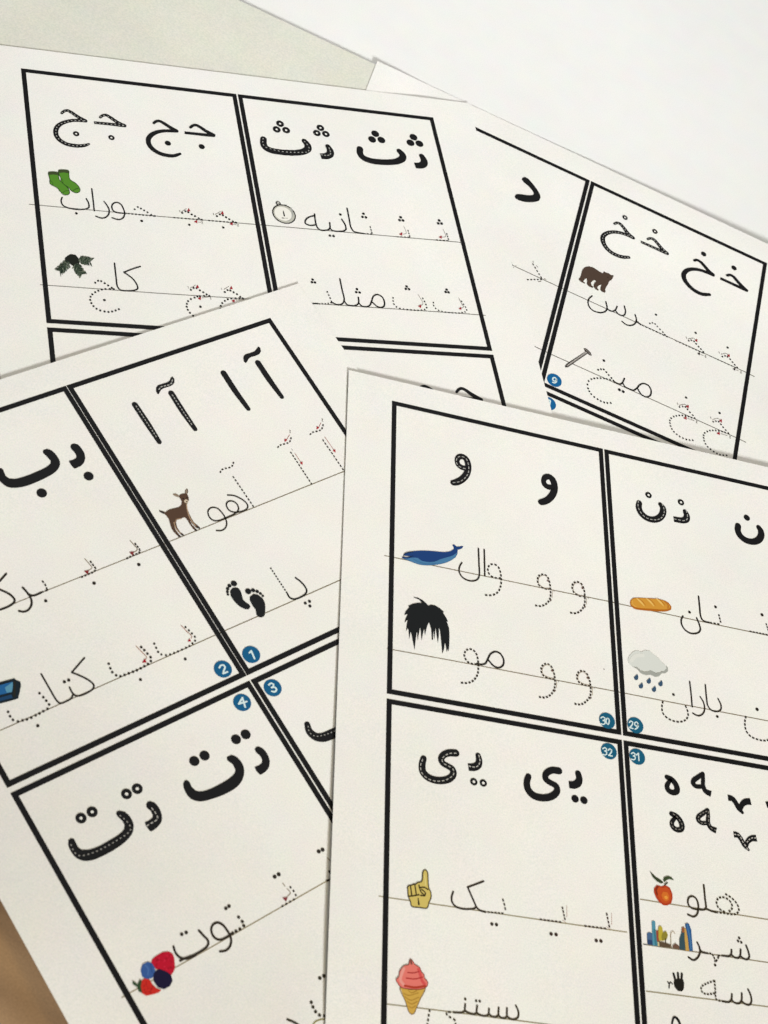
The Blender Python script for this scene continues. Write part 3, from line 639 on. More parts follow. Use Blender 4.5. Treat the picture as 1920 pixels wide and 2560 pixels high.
m.poly([(-60, 775), (0, 764), (118, 730), (130, 765), (0, 800), (-60, 815)], (26, 66, 106), dz=.00018); m.line([(150, 600), (150, 745)], 22, (36, 36, 30), dz=.0002); m.done('blue book with dark spine at the left border')
word('B', b6, [[(875, 352), (745, 502)], [(745, 502), (850, 545), (930, 590), (974, 635), (965, 672), (900, 715), (840, 740), (790, 745), (752, 715), (722, 658)], [(757, 730), (742, 768), (680, 805), (622, 822), (582, 785), (520, 680), (428, 520)]], 15,
     dots=[(668, 600), (713, 582), (392, 1055)], dr=17, dotpts=[(410, 718), (450, 760), (480, 795), (510, 835), (493, 880), (450, 905), (410, 928), (370, 948), (325, 972), (280, 990), (235, 1000), (187, 1012), (135, 995), (105, 958), (85, 912)], pr=12, rgb=IB)
word('B', b6, dots=[(1457, 577)], dr=16, dotpts=[(1128, 413), (1145, 460), (1165, 500), (1205, 533), (1250, 543), (1292, 528), (1336, 512), (1380, 496), (1420, 480), (1460, 460), (1498, 438), (1535, 415), (1565, 385), (1562, 345), (1530, 308), (1497, 272), (1465, 240)], pr=12, thin=[[(1410, 228), (1470, 290), (1522, 348), (1510, 370)]], tw=7, tris=[(1497, 387, 150)], tr=22, trgb=(165, 20, 40), trgbthin=(165, 120, 100), name='practice_letter', rgb=IB)
m = Mark('B', 'practice_letter', IB).tile(*b6); m.dots([(1600, 205), (1620, 247), (1640, 290)], 12)
m.tile(*b7).dots([(12, 452), (50, 458), (85, 452), (118, 440), (150, 427), (183, 412), (217, 397), (245, 382), (270, 360), (292, 338), (290, 305), (265, 278), (240, 252), (213, 225)], 9).dots([(210, 490)], 12)
m.line([(175, 210), (220, 258), (266, 305), (258, 318)], 5, (165, 110, 90)).tri((243, 336), 150, 17, (165, 20, 40), dz=.00018); m.done()
for c, dg in (((757, 452), [[(742, 438), (757, 424)], [(757, 421), (784, 486)]]), ((522, 573), [[(493, 562), (503, 543), (528, 540), (540, 556), (530, 582), (524, 610)], [(524, 610), (560, 596)]]),
              ((935, 728), [[(903, 704), (922, 689), (942, 698), (940, 718), (925, 726)], [(925, 726), (952, 724), (967, 742), (952, 762), (928, 757)]]), ((682, 850), [[(684, 810), (707, 888)], [(684, 810), (654, 862)], [(654, 862), (720, 842)]])):
    badge('B', b7, c, 73, dg, 12)
big('B', b7, [], polys=[([(590, 1285), (640, 1305), (685, 1360), (700, 1420), (685, 1490), (640, 1550), (560, 1600), (464, 1640), (329, 1671), (257, 1650), (209, 1590), (192, 1525), (205, 1497), (224, 1494), (245, 1508), (263, 1550), (297, 1582), (353, 1586), (417, 1566), (500, 1525), (570, 1483), (618, 1438), (626, 1408), (603, 1362), (558, 1330), (553, 1303)], True)], dots=[(285, 1336), (370, 1291)], dr=42)
big('B', b7, [], polys=[([(820, 1215), (850, 1230), (890, 1275), (912, 1340), (905, 1385), (875, 1425), (838, 1449), (825, 1446), (784, 1386), (822, 1370), (846, 1350), (848, 1325), (828, 1290), (795, 1262), (785, 1237), (800, 1218)], True)], dots=[(631, 1156), (711, 1115)], dr=41)
big('B', b8, [], polys=[([(665, 857), (715, 870), (775, 930), (808, 1010), (800, 1075), (740, 1160), (640, 1240), (520, 1310), (380, 1370), (290, 1378), (215, 1350), (160, 1290), (127, 1215), (127, 1165), (152, 1143), (185, 1147), (205, 1185), (230, 1235), (265, 1262), (330, 1262), (430, 1232), (540, 1172), (650, 1105), (705, 1050), (712, 1010), (690, 965), (637, 915), (622, 885), (635, 863)], True)],
    rings=[(260, 935), (375, 870)], rr=57, rh=16, stitches=[[(155, 1205), (172, 1255), (205, 1303), (250, 1325), (300, 1318), (400, 1287), (490, 1245), (580, 1195), (660, 1148), (740, 1095), (775, 1050), (768, 1015), (742, 978), (705, 940), (660, 905)]], sd=(18, 30), sw=12, srgb_=(160, 158, 154))
big('B', b8, [], polys=[([(975, 758), (1020, 773), (1070, 830), (1098, 900), (1095, 970), (1050, 1030), (990, 1072), (978, 1070), (920, 978), (960, 960), (1000, 930), (1003, 903), (983, 860), (940, 825), (935, 790), (950, 765)], True)],
    rings=[(732, 684), (843, 630)], rr=56, rh=17, stitches=[[(990, 828), (1030, 878), (1055, 935), (1035, 960), (990, 985), (940, 1015)]], sd=(30, 20), sw=11, srgb_=(190, 188, 184))
big('B', b7, [[(1222, 1032, 48), (1240, 1090, 60), (1290, 1133, 68), (1350, 1140, 76), (1420, 1115, 80), (1520, 1070, 82)]], stitches=[[(1228, 1045), (1242, 1100), (1290, 1130), (1350, 1123), (1480, 1075)]], sd=(12, 20), sw=7)
word('B', b9, [[(500, 1135), (440, 1175), (380, 1200), (330, 1188), (292, 1140), (284, 1080), (305, 1040), (350, 1022), (400, 1045), (445, 1100), (480, 1160), (490, 1220), (470, 1280), (430, 1313), (375, 1322)], [(155, 1105), (210, 1165), (252, 1215), (243, 1265), (190, 1310), (100, 1360), (0, 1397), (-40, 1418)]], 20,
     dots=[(435, 875), (467, 852)], dr=19, dotpts=[(567, 967), (605, 1012), (620, 1055), (580, 1090), (540, 1112), (505, 1133)], pr=15, rgb=(52, 45, 38))
word('B', b10, [[(1625, 1085), (1600, 1100), (1540, 1118), (1490, 1105), (1455, 1065), (1440, 1018)]], 16, dots=[(1508, 915), (1545, 900)], dr=15, rgb=(46, 40, 34))
word('B', b9, dots=[(941, 547), (983, 522)], dr=21, dashed=[[(1097, 648), (1140, 700), (1165, 748)], [(1150, 778), (1060, 830), (1012, 857)]], dd=(22, 22), dw=15, thin=[[(1025, 615), (1048, 645)], [(1070, 672), (1105, 715), (1075, 750)]], tw=9, tris=[(1050, 775, 200)], tr=26, trgb=(132, 62, 68), trgbthin=(150, 138, 120), name='practice_letter', rgb=(46, 40, 34))
word('B', b9, dots=[(1398, 285), (1438, 267)], dr=21, dashed=[[(1500, 480), (1530, 520)], [(1478, 590), (1540, 560)]], dd=(34, 14), dw=18, thin=[[(1488, 350), (1512, 378)]], tw=9, trgbthin=(150, 138, 120), name='practice_letter', rgb=(46, 40, 34))
word('B', b13, [[(585, 1118), (650, 1143), (710, 1175), (800, 1240)]], 28, dots=[(1065, 505), (1125, 472)], dr=28, dotpts=[(938, 865), (963, 935), (1002, 1003), (1060, 1055), (1135, 1062)], pr=22, thin=[[(965, 1190), (1000, 1150), (1090, 1115), (1140, 1110)]], tw=20, trgbthin=(148, 142, 92), rgb=(58, 54, 42))
m = Mark('B', 'berries_picture', (192, 18, 48), dz=.00014).tile(*b10)
m.poly([(1400, 1057), (1435, 1080), (1450, 1150), (1448, 1210), (1425, 1250), (1390, 1250), (1340, 1215), (1290, 1200), (1255, 1155), (1260, 1125), (1310, 1085), (1350, 1062)], smooth=True)
for i in range(46):
    x, y = random.uniform(1275, 1440), random.uniform(1080, 1235)
    if (x - 1370) ** 2 / 85 ** 2 + (y - 1150) ** 2 / 85 ** 2 < 1: m.dots([(x, y)], random.uniform(4, 8), random.choice(((165, 12, 38), (214, 34, 66), (180, 14, 44))), dz=.00017)
m.poly([(1225, 1142), (1260, 1155), (1285, 1190), (1290, 1240), (1260, 1280), (1215, 1285), (1180, 1265), (1167, 1215), (1182, 1165)], (56, 92, 158), dz=.0002, smooth=True)
m.line([(1205, 1170), (1230, 1200), (1225, 1250)], 12, (74, 112, 174), dz=.00022).line([(1250, 1170), (1262, 1230)], 8, (44, 74, 134), dz=.00022)
m.poly([(1320, 1203), (1370, 1220), (1420, 1255), (1432, 1300), (1410, 1345), (1360, 1370), (1310, 1355), (1278, 1310), (1275, 1240)], (24, 20, 54), dz=.00024, smooth=True)
m.poly([(1200, 1280), (1240, 1290), (1265, 1330), (1300, 1365), (1338, 1378), (1320, 1395), (1260, 1415), (1215, 1425), (1180, 1405), (1168, 1350), (1175, 1300)], (204, 42, 34), dz=.00018, smooth=True)
for i in range(26):
    x, y = random.uniform(1185, 1290), random.uniform(1305, 1410)
    if (x - 1225) ** 2 / 50 ** 2 + (y - 1355) ** 2 / 55 ** 2 < 1: m.dots([(x, y)], 4, (150, 20, 24), dz=.00021)
m.poly([(1098, 1302), (1120, 1312), (1142, 1332), (1160, 1290), (1176, 1302), (1168, 1350), (1180, 1402), (1150, 1388), (1138, 1352), (1102, 1328)], (48, 74, 46), dz=.00022)
m.done('red, blue and dark berries with a strawberry')

# ============================================================ SHEET C
c1 = (840, 900, 400); c2 = (1060, 1100, 500); c3 = (1520, 1160, 400); c4 = (960, 1300, 400); c5 = (1120, 1560, 500); c6 = (1520, 1560, 400); c7 = (1580, 1860, 340); c8 = (1560, 2160, 360); c9 = (940, 1840, 400); c10 = (1140, 2100, 460); c11 = (760, 2200, 360); c12 = (1060, 2120, 300); c13 = (1620, 1440, 300); c14 = (900, 2380, 420)
LC = (132, 122, 104); IC = (42, 36, 30)
rule('C', [(961, 1388.8), (985, 1393.6), (1360, 1470.8), (1519.6, 1503), (1560, 1512.3), (1782.8, 1560), (1990, 1603)], 1.6, LC)
rule('C', [(967, 1620.8), (983, 1624.3), (1120, 1649.5), (1534.4, 1727.6), (1620, 1744.5), (1920, 1802.3), (1990, 1816)], 1.6, LC)
rule('C', [(946.6, 2240), (973.7, 2244.5), (1120, 2265.5), (1360, 2300.8), (1568.4, 2330.7)], 2.0, (158, 150, 124))
rule('C', [(965, 2510), (1120, 2528.8), (1320, 2554.7), (1560, 2586)], 2.1, (150, 142, 116))
rule('C', [(1600, 2247.9), (1643, 2255), (1920, 2298.9), (1980, 2308)], 2.0, (150, 140, 116))
rule('C', [(1607.7, 2360.7), (1920, 2406.3), (1980, 2415)], 1.9, (140, 130, 108))
rule('C', [(1615.3, 2477.9), (1920, 2517), (1980, 2525)], 2.1, (150, 142, 116))
big('C', c1, [[(1350, 1122, 50), (1305, 1114, 54), (1270, 1087, 52), (1256, 1047, 48), (1270, 1010, 56), (1305, 1000, 60), (1345, 1022, 60), (1368, 1072, 62), (1371, 1130, 62), (1350, 1190, 66), (1303, 1240, 68), (1250, 1267, 68), (1217, 1273, 60)]],
    stitches=[[(1345, 1128), (1300, 1115), (1262, 1090), (1247, 1050), (1262, 1010), (1300, 1000), (1345, 1018), (1368, 1065), (1377, 1120), (1370, 1175), (1335, 1225), (1285, 1260), (1210, 1272)]], sd=(28, 17), sw=8)
big('C', c2, [[(1062, 392, 44), (1030, 389, 46), (1003, 371, 44), (993, 341, 40), (1006, 310, 46), (1035, 304, 50), (1065, 326, 52), (1081, 367, 52), (1082, 413, 52), (1062, 460, 54), (1022, 499, 54), (990, 512, 54), (972, 516, 50)]])
big('C', c3, [[(325, 403, 56), (320, 450, 62), (345, 510, 64), (400, 558, 64), (470, 577, 64), (530, 560, 66), (568, 512, 66), (570, 455, 60), (545, 420, 46)]], rings=[(421, 322)], rr=32, rh=11,
    stitches=[[(315, 380), (313, 440), (335, 495), (385, 550), (460, 577), (530, 572), (570, 540), (583, 480), (560, 408)]], sd=(25, 15), sw=8)
big('C', c3, [([(800, 492, 46), (817, 532, 60), (812, 570, 68), (775, 585, 62), (682, 571, 58)], (1, 0))], rings=[(757, 397)], rr=32, rh=11, stitches=[[(810, 478), (825, 540), (820, 572), (790, 587), (740, 580), (682, 568)]], sd=(25, 15), sw=8)
big('C', c3, [[(1350, 641, 60), (1347, 690, 62), (1373, 745, 64), (1430, 790, 64), (1498, 806, 64), (1556, 790, 66), (1588, 742, 66), (1584, 690, 60), (1562, 656, 48)]], dots=[(1440, 557)], dr=31)
m = Mark('C', 'whale_picture', (24, 62, 122), dz=.00014).tile(*c4)
m.poly([(198, 365), (215, 345), (270, 328), (360, 318), (450, 318), (540, 325), (630, 332), (690, 322), (725, 300), (722, 280), (708, 262), (722, 252), (740, 262), (752, 275), (780, 275), (805, 270), (822, 270), (815, 290), (790, 302), (765, 308), (762, 350), (745, 385), (710, 410), (650, 440), (560, 462), (480, 470), (380, 465), (300, 440), (240, 415), (192, 397), (183, 382), (240, 385), (285, 378)], smooth=True)
m.poly([(195, 398), (240, 400), (285, 392), (350, 393), (390, 422), (440, 434), (520, 432), (590, 405), (660, 385), (720, 365), (757, 338), (748, 377), (710, 408), (650, 438), (560, 460), (480, 468), (380, 463), (300, 438), (240, 413)], (72, 124, 168), dz=.00018, smooth=True)
m.line([(192, 382), (240, 386), (290, 376)], 5, (16, 30, 50), dz=.0002).line([(205, 370), (215, 350), (270, 332), (300, 330)], 10, (24, 46, 74), dz=.0002).dots([(300, 372)], 4, (12, 20, 30), dz=.0002); m.line([(300, 400), (350, 430), (440, 455), (540, 452)], 4, (52, 100, 148), dz=.0002); m.done('blue whale with lighter belly')
word('C', c4, [[(808, 442), (785, 482), (780, 535), (808, 588), (860, 622), (920, 632), (970, 615), (988, 575), (985, 440), (980, 296)], [(1040, 306), (1046, 578)]], 13,
     dashed=[[(1215, 603), (1150, 600), (1103, 575), (1078, 525), (1090, 475), (1135, 457), (1180, 480), (1207, 540), (1216, 620), (1210, 690), (1180, 750), (1120, 780), (1048, 778)]], dd=(24, 16), dw=14, rgb=IC)
for P in ([(1050, 1235), (1000, 1233), (955, 1205), (943, 1165), (950, 1130), (985, 1115), (1022, 1130), (1042, 1180), (1050, 1240), (1048, 1310), (1020, 1355), (970, 1378), (922, 1372)],
          [(1335, 1297), (1285, 1292), (1245, 1265), (1230, 1225), (1240, 1188), (1272, 1177), (1308, 1195), (1328, 1240), (1335, 1300), (1332, 1365), (1305, 1413), (1260, 1437), (1212, 1433)]):
    word('C', c2, dashed=[P], dd=(19, 11), dw=11, thin=[[(x + (8 if 3 <= i <= 6 else 3) * (1 if x < P[0][0] - 40 else -1), y + (-6 if i < 3 else 8 if i < 6 else 0)) for i, (x, y) in enumerate(P[:8])], [(P[8][0] + 16, P[8][1] + 10), (P[9][0] + 16, P[9][1])]], tw=3, trgbthin=(176, 160, 142), name='practice_letter', rgb=(48, 40, 34),
         tris=[(P[7][0] - 14, P[7][1] - 12, 60, (96, 60, 56)), (P[9][0] + 4, P[9][1] + 20, 90, (84, 58, 52))], tr=9, txt=[one(P[8][0] + 28, P[8][1] + 12, .6)], txw=3)
m = Mark('C', 'hair_picture', (22, 25, 27), dz=.00014).tile(*c4)
m.poly([(303, 798), (350, 805), (400, 830), (440, 865), (460, 887), (490, 878), (530, 885), (580, 915), (625, 955), (610, 957), (650, 1020), (664, 1058), (652, 1052), (675, 1120), (680, 1200), (678, 1280), (672, 1365), (662, 1335), (652, 1372), (643, 1310), (632, 1268), (622, 1340), (605, 1387), (598, 1300), (590, 1220), (582, 1150), (570, 1110), (569, 1200), (560, 1277), (545, 1180), (535, 1110), (529, 1180), (523, 1242), (512, 1130), (509, 1240), (498, 1245), (490, 1130), (468, 1060), (455, 1080), (440, 1130), (425, 1197), (418, 1120), (402, 1190), (390, 1252), (382, 1150), (375, 1110), (362, 1180), (350, 1252), (344, 1150), (337, 1180), (325, 1280), (318, 1347), (300, 1260), (285, 1180), (275, 1160), (262, 1237), (257, 1150), (247, 1120), (230, 1155), (235, 1090), (247, 1030), (213, 1067), (225, 1020), (247, 972), (211, 987), (225, 945), (265, 900), (247, 892), (300, 868), (350, 858), (395, 860), (360, 822), (318, 806)])
m.done('black fringe of hair parted in the middle')
word('C', c4, [[(965, 1490), (1020, 1498), (1050, 1488), (1075, 1445), (1105, 1390), (1155, 1365), (1205, 1385), (1240, 1445), (1235, 1505), (1190, 1532), (1140, 1515), (1085, 1455)]], 15, rgb=(34, 32, 30))
word('C', c5, dashed=[[(240, 335), (180, 325), (145, 290), (136, 255), (150, 220), (185, 208), (225, 230), (247, 285), (252, 350), (245, 420), (210, 470), (160, 490), (108, 487)]], dd=(19, 12), dw=12, rgb=IC)
for P in ([(885, 457), (835, 450), (790, 425), (773, 385), (785, 345), (818, 330), (855, 350), (878, 400), (888, 460), (885, 530), (855, 585), (805, 610), (755, 605)],
          [(1180, 513), (1130, 505), (1085, 480), (1070, 440), (1082, 402), (1115, 389), (1150, 410), (1173, 460), (1183, 515), (1182, 590), (1150, 640), (1100, 668), (1050, 662)]):
    word('C', c5, dashed=[P], dd=(18, 11), dw=12, thin=[[(x + (9 if 3 <= i <= 6 else 3) * (1 if x < P[0][0] - 40 else -1), y + (-6 if i < 3 else 8 if i < 6 else 0)) for i, (x, y) in enumerate(P[:8])], [(P[8][0] + 16, P[8][1] + 10), (P[9][0] + 16, P[9][1])]], tw=3.5, trgbthin=(178, 162, 140), name='practice_letter', rgb=(50, 42, 34),
         tris=[(P[7][0] - 14, P[7][1] - 12, 60, (96, 60, 56)), (P[9][0] + 2, P[9][1] + 24, 90, (84, 58, 52))], tr=9, txt=[one(P[8][0] + 28, P[8][1] + 16, .6)], txw=3)
for c, dg in (((1320, 802), [[(1270, 778), (1288, 770), (1303, 782), (1300, 795), (1286, 800)], [(1286, 800), (1303, 808), (1303, 824), (1290, 833), (1271, 828)], [(1322, 779), (1335, 790), (1337, 812), (1328, 834), (1315, 822), (1311, 798), (1322, 779)]]),
              ((1555, 840), [[(1504, 817), (1517, 804), (1532, 813), (1528, 835), (1507, 860)], [(1507, 860), (1535, 867)], [(1577, 835), (1562, 848), (1548, 836), (1550, 818), (1565, 812), (1577, 828), (1573, 858), (1552, 872)]]),
              ((1335, 1055), [[(1284, 1035), (1301, 1025), (1316, 1036), (1313, 1049), (1300, 1054)], [(1300, 1054), (1317, 1062), (1316, 1080), (1302, 1087), (1284, 1081)], [(1329, 1047), (1343, 1035), (1358, 1046), (1352, 1068), (1332, 1090)], [(1332, 1090), (1363, 1095)]]),
              ((1570, 1100), [[(1521, 1075), (1538, 1066), (1552, 1076), (1550, 1089), (1537, 1094)], [(1537, 1094), (1553, 1102), (1553, 1119), (1540, 1127), (1521, 1121)], [(1563, 1086), (1580, 1072)], [(1580, 1072), (1584, 1133)]])):
    badge('C', c5, c, 66, dg, 8.5, (20, 92, 124))
m = Mark('C', 'ink_speck', (60, 56, 52)).tile(*c5); m.dots([(1295, 375)], 4); m.done()
m = Mark('C', 'bread_picture', (206, 146, 52), dz=.00014).tile(*c3)
m.poly([(235, 1410), (260, 1390), (310, 1386), (400, 1390), (500, 1396), (570, 1410), (630, 1440), (658, 1478), (655, 1510), (620, 1525), (560, 1530), (450, 1525), (350, 1515), (270, 1500), (235, 1470), (228, 1440)], (178, 104, 26), smooth=True)
m.poly([(242, 1410), (265, 1395), (310, 1390), (400, 1395), (500, 1401), (570, 1416), (622, 1444), (645, 1478), (635, 1500), (560, 1508), (450, 1500), (350, 1495), (275, 1482), (240, 1460), (234, 1440)], (210, 150, 56), dz=.00017, smooth=True)
for x in (300, 400, 500): m.line([(x, 1395, 10), (x + 40, 1430, 20), (x + 75, 1472, 8)], 16, (232, 190, 104), dz=.0002).line([(x + 18, 1392, 4), (x + 62, 1430, 8), (x + 92, 1465, 4)], 6, (184, 116, 34), dz=.00021)
m.line([(252, 1420), (260, 1460), (290, 1480)], 12, (222, 168, 78), dz=.0002).line([(590, 1425), (625, 1465), (622, 1495)], 14, (186, 116, 40), dz=.0002); m.done('golden loaf of bread with slanting cuts')
word('C', c13, [[(485, 555), (462, 600), (464, 660), (500, 730), (565, 782), (635, 797), (700, 780), (725, 740), (710, 670), (675, 582)], [(700, 283), (715, 430), (727, 545), (750, 603), (795, 632), (842, 642)]], 18,
     dots=[(575, 500), (935, 428)], dr=19, dashed=[[(855, 645), (990, 668)], [(980, 530), (1008, 645)]], dd=(30, 16), dw=16, rgb=(38, 33, 30))
word('C', c13, dots=[(1578, 537)], dr=21, dashed=[[(1633, 655), (1680, 800)], [(1405, 765), (1700, 822)]], dd=(30, 14), dw=15, name='practice_letter', rgb=(40, 35, 30))
m = Mark('C', 'rain_cloud_picture', (200, 204, 200), dz=.00012).tile(*c6)
m.poly([(250, 437), (300, 447), (340, 482), (400, 497), (440, 478), (500, 508), (560, 492), (600, 470), (607, 435), (620, 450), (623, 488), (592, 512), (558, 510), (530, 540), (490, 548), (440, 525), (400, 530), (340, 510), (300, 465)], (164, 167, 162), dz=.00012, smooth=True)
m.poly([(205, 370), (220, 335), (260, 290), (310, 275), (345, 290), (385, 272), (430, 278), (470, 312), (530, 360), (565, 400), (600, 430), (607, 460), (580, 487), (540, 490), (500, 506), (440, 478), (400, 492), (345, 478), (305, 445), (260, 440), (215, 408)], (216, 220, 216), dz=.00015, smooth=True)
m.line([(240, 380), (290, 330), (360, 325)], 40, (224, 226, 221), dz=.00018)
for cx, cy in ((292, 552), (423, 590), (342, 640), (545, 617), (477, 675)):
    m.poly([(cx + 14, cy - 34), (cx + 23, cy - 5), (cx + 21, cy + 20), (cx, cy + 31), (cx - 18, cy + 20), (cx - 23, cy), (cx - 8, cy - 16)], (56, 84, 112), dz=.00014, smooth=True)
m.done('pale grey cloud with five blue raindrops')
word('C', c6, [[(848, 597), (862, 720), (874, 858)], [(957, 755), (990, 810), (1003, 880), (985, 930), (937, 952), (880, 925)], [(1010, 630), (1022, 760), (1037, 850), (1075, 895), (1135, 907), (1170, 887), (1172, 840), (1142, 775)]], 12.5,
     dots=[(1135, 960), (680, 732)], dr=14, dashed=[[(570, 800), (560, 860), (570, 925), (610, 970), (670, 1003), (740, 1015), (800, 1000), (830, 958), (827, 905), (803, 845)]], dd=(26, 14), dw=13, rgb=IC)
word('C', c6, dots=[(1547, 885)], dr=17, dashed=[[(1430, 955), (1420, 1030), (1435, 1110), (1480, 1165), (1560, 1200), (1630, 1210), (1690, 1190), (1740, 1130)]], dd=(26, 14), dw=14, name='practice_letter', rgb=IC)
big('C', c9, [[(495, 232, 62), (480, 290, 70), (487, 370, 74), (540, 428, 76), (620, 458, 76), (700, 460, 76), (767, 438, 74), (803, 393, 70), (793, 345, 66), (745, 312, 62), (695, 283, 64), (676, 240, 66), (700, 198, 68), (760, 175, 74), (828, 177, 76)]],
    stitches=[[(485, 240), (463, 300), (470, 370), (520, 430), (600, 465), (690, 465), (765, 435), (805, 395), (800, 345), (750, 310), (695, 278), (685, 240), (720, 200), (770, 180), (835, 178)]], sd=(28, 20), sw=10, srgb_=(178, 176, 170))
big('C', c9, [([(1060, 202, 56), (1070, 252, 66), (1060, 298, 76), (1020, 322, 80), (958, 323, 76)], (1, 0))], rings=[(1015, 474), (1113, 487)], rr=38, rh=14, stitches=[[(1066, 195), (1078, 265), (1055, 312), (1010, 322), (960, 310)]], sd=(28, 14), sw=10, srgb_=(190, 188, 182))
big('C', c5, [[(668, 1264, 50), (655, 1310, 54), (664, 1370, 58), (710, 1422, 60), (790, 1442, 60), (868, 1425, 58), (905, 1385, 54), (898, 1345, 50), (852, 1318, 48), (812, 1287, 50), (812, 1245, 52), (858, 1214, 56), (920, 1218, 58)]])
big('C', c5, [([(1080, 1240, 50), (1090, 1285, 54), (1078, 1318, 62), (1045, 1335, 62), (1004, 1332, 58)], (1, 0))], dots=[(1055, 1450), (1128, 1462)], dr=31)
big('C', c7, [[(428, 406, 60), (478, 428, 66), (528, 482, 70), (552, 545, 70), (542, 582, 70), (495, 592, 66), (445, 565, 66), (428, 515, 60), (448, 470, 50), (470, 440, 44)]])
big('C', c7, [([(865, 362, 46), (868, 440, 50), (868, 500, 52), (895, 572, 62), (966, 610, 74)], (1, 0)), [(862, 362, 44), (805, 405, 56), (752, 448, 58), (746, 485, 56), (785, 516, 54), (850, 520, 50)]])
big('C', c7, [([(1172, 655, 72), (1220, 665, 66), (1265, 715, 62), (1302, 785, 58), (1347, 835, 38)], (0, 1)), ([(1450, 703, 78), (1390, 705, 74), (1345, 738, 62), (1322, 790, 54)], (0, 1))])
big('C', c7, [([(1640, 742, 72), (1700, 742, 72), (1760, 800, 60)], (0, 1))])
SG = (138, 134, 128)
big('C', c7, [[(484, 853, 60), (538, 878, 66), (588, 935, 68), (612, 1000, 68), (600, 1040, 66), (550, 1047, 62), (502, 1015, 60), (487, 962, 56), (510, 920, 48), (530, 895, 44)]], stitches=[[(500, 850), (560, 900), (600, 960), (617, 1010), (590, 1040), (530, 1035), (490, 1000), (480, 950)]], sd=(26, 20), sw=10, srgb_=SG)
big('C', c7, [([(925, 805, 44), (930, 880, 48), (928, 950, 52), (958, 1020, 60), (1030, 1058, 72)], (1, 0)), [(922, 803, 42), (865, 848, 54), (812, 890, 56), (808, 930, 54), (850, 962, 52), (912, 965, 48)]], stitches=[[(932, 820), (938, 960), (970, 1030), (1030, 1055)], [(915, 818), (825, 868), (808, 920), (850, 965), (905, 965)]], sd=(26, 20), sw=10, srgb_=SG)
big('C', c7, [([(1242, 1102, 74), (1290, 1112, 64), (1335, 1168, 58), (1372, 1238, 54), (1422, 1290, 32)], (0, 1)), ([(1520, 1150, 78), (1460, 1152, 68), (1412, 1190, 56), (1392, 1250, 48)], (0, 1))], stitches=[[(1245, 1102), (1310, 1115), (1350, 1190), (1390, 1250), (1415, 1290)], [(1515, 1145), (1450, 1150), (1402, 1200)]], sd=(26, 18), sw=11, srgb_=(200, 196, 190))
# pointing hand
m = Mark('C', 'pointing_hand_picture', (210, 190, 106), dz=.00013).tile(*c11)
hp = [(1195, 78), (1215, 62), (1240, 60), (1268, 48), (1292, 45), (1312, 28), (1350, 22), (1363, 0), (1370, -90), (1382, -113), (1405, -116), (1421, -95), (1437, 80), (1463, 150), (1463, 205), (1440, 260), (1418, 322), (1330, 316), (1240, 300), (1228, 250), (1203, 190), (1197, 120)]
m.poly(hp).line(hp, 13, (66, 56, 30), dz=.00017, closed=True)
for q in ([(1228, 72), (1242, 178)], [(1278, 55), (1294, 172)], [(1208, 188), (1262, 182), (1325, 170)], [(1325, 60), (1350, 140), (1390, 178)], [(1330, 90), (1385, 85), (1430, 110)], [(1358, 110), (1400, 150), (1395, 180), (1345, 178)]): m.line(q, 15, (62, 52, 28), dz=.00019)
m.line([(1316, 212, 10), (1324, 280, 22)], 16, (48, 42, 26), dz=.00019).line([(1388, -60), (1400, 60)], 8, (236, 224, 150), dz=.00018); m.done('yellow hand pointing one finger up')
word('C', c12, [[(825, 460), (605, 542)], [(605, 542), (665, 680), (725, 815)], [(405, 605), (385, 670), (387, 740), (430, 803), (520, 838), (620, 845), (700, 835), (722, 815)], [(725, 815), (765, 858), (850, 885)]], 21,
     dots=[(940, 1052), (1003, 1060)], dr=23, dashed=[[(880, 887), (1100, 906)], [(1090, 703), (1112, 780), (1128, 858)]], dd=(34, 20), dw=18, rgb=(50, 42, 34))
word('C', c10, dots=[(858, 847), (903, 853)], dr=16, dashed=[[(958, 602), (985, 722)], [(755, 716), (950, 742)]], dd=(24, 12), dw=12, thin=[[(1000, 590), (1001, 700)], [(960, 722), (990, 745)]], tw=3, trgbthin=(196, 160, 150), name='practice_letter', rgb=(62, 48, 42))
word('C', c10, dots=[(1265, 907), (1308, 912)], dr=16, dashed=[[(1358, 658), (1385, 788)], [(1158, 775), (1355, 800)]], dd=(24, 12), dw=12, thin=[[(1404, 660), (1405, 765)], [(1360, 785), (1395, 805)]], tw=3, trgbthin=(196, 160, 150), name='practice_letter', rgb=(62, 48, 42))
m = Mark('C', 'ice_cream_picture', (208, 168, 78), dz=.00013).tile(*c11)
cone = [(1108, 1240), (1230, 1262), (1396, 1245), (1340, 1372), (1290, 1490), (1268, 1538), (1242, 1548), (1216, 1530), (1170, 1400)]
m.poly(cone).line(cone, 9, (120, 88, 44), dz=.00016, closed=True)
for q in ([(1140, 1300), (1200, 1330), (1320, 1300)], [(1160, 1345), (1230, 1385), (1325, 1350)], [(1185, 1400), (1240, 1430), (1305, 1400)], [(1205, 1455), (1245, 1475), (1285, 1450)], [(1200, 1270), (1240, 1300), (1300, 1275)]): m.line(q, 8, (172, 128, 50), dz=.00016)
sc = [(1232, 912), (1255, 935), (1275, 970), (1335, 1010), (1355, 1060), (1385, 1090), (1390, 1130), (1425, 1172), (1423, 1215), (1390, 1245), (1330, 1260), (1230, 1258), (1120, 1237), (1085, 1195), (1060, 1150), (1095, 1110), (1100, 1060), (1130, 1010), (1160, 985), (1210, 972), (1215, 930)]
m.poly(sc, (228, 122, 112), dz=.00018, smooth=True).line(sc, 8, (128, 62, 54), dz=.00022, closed=True)
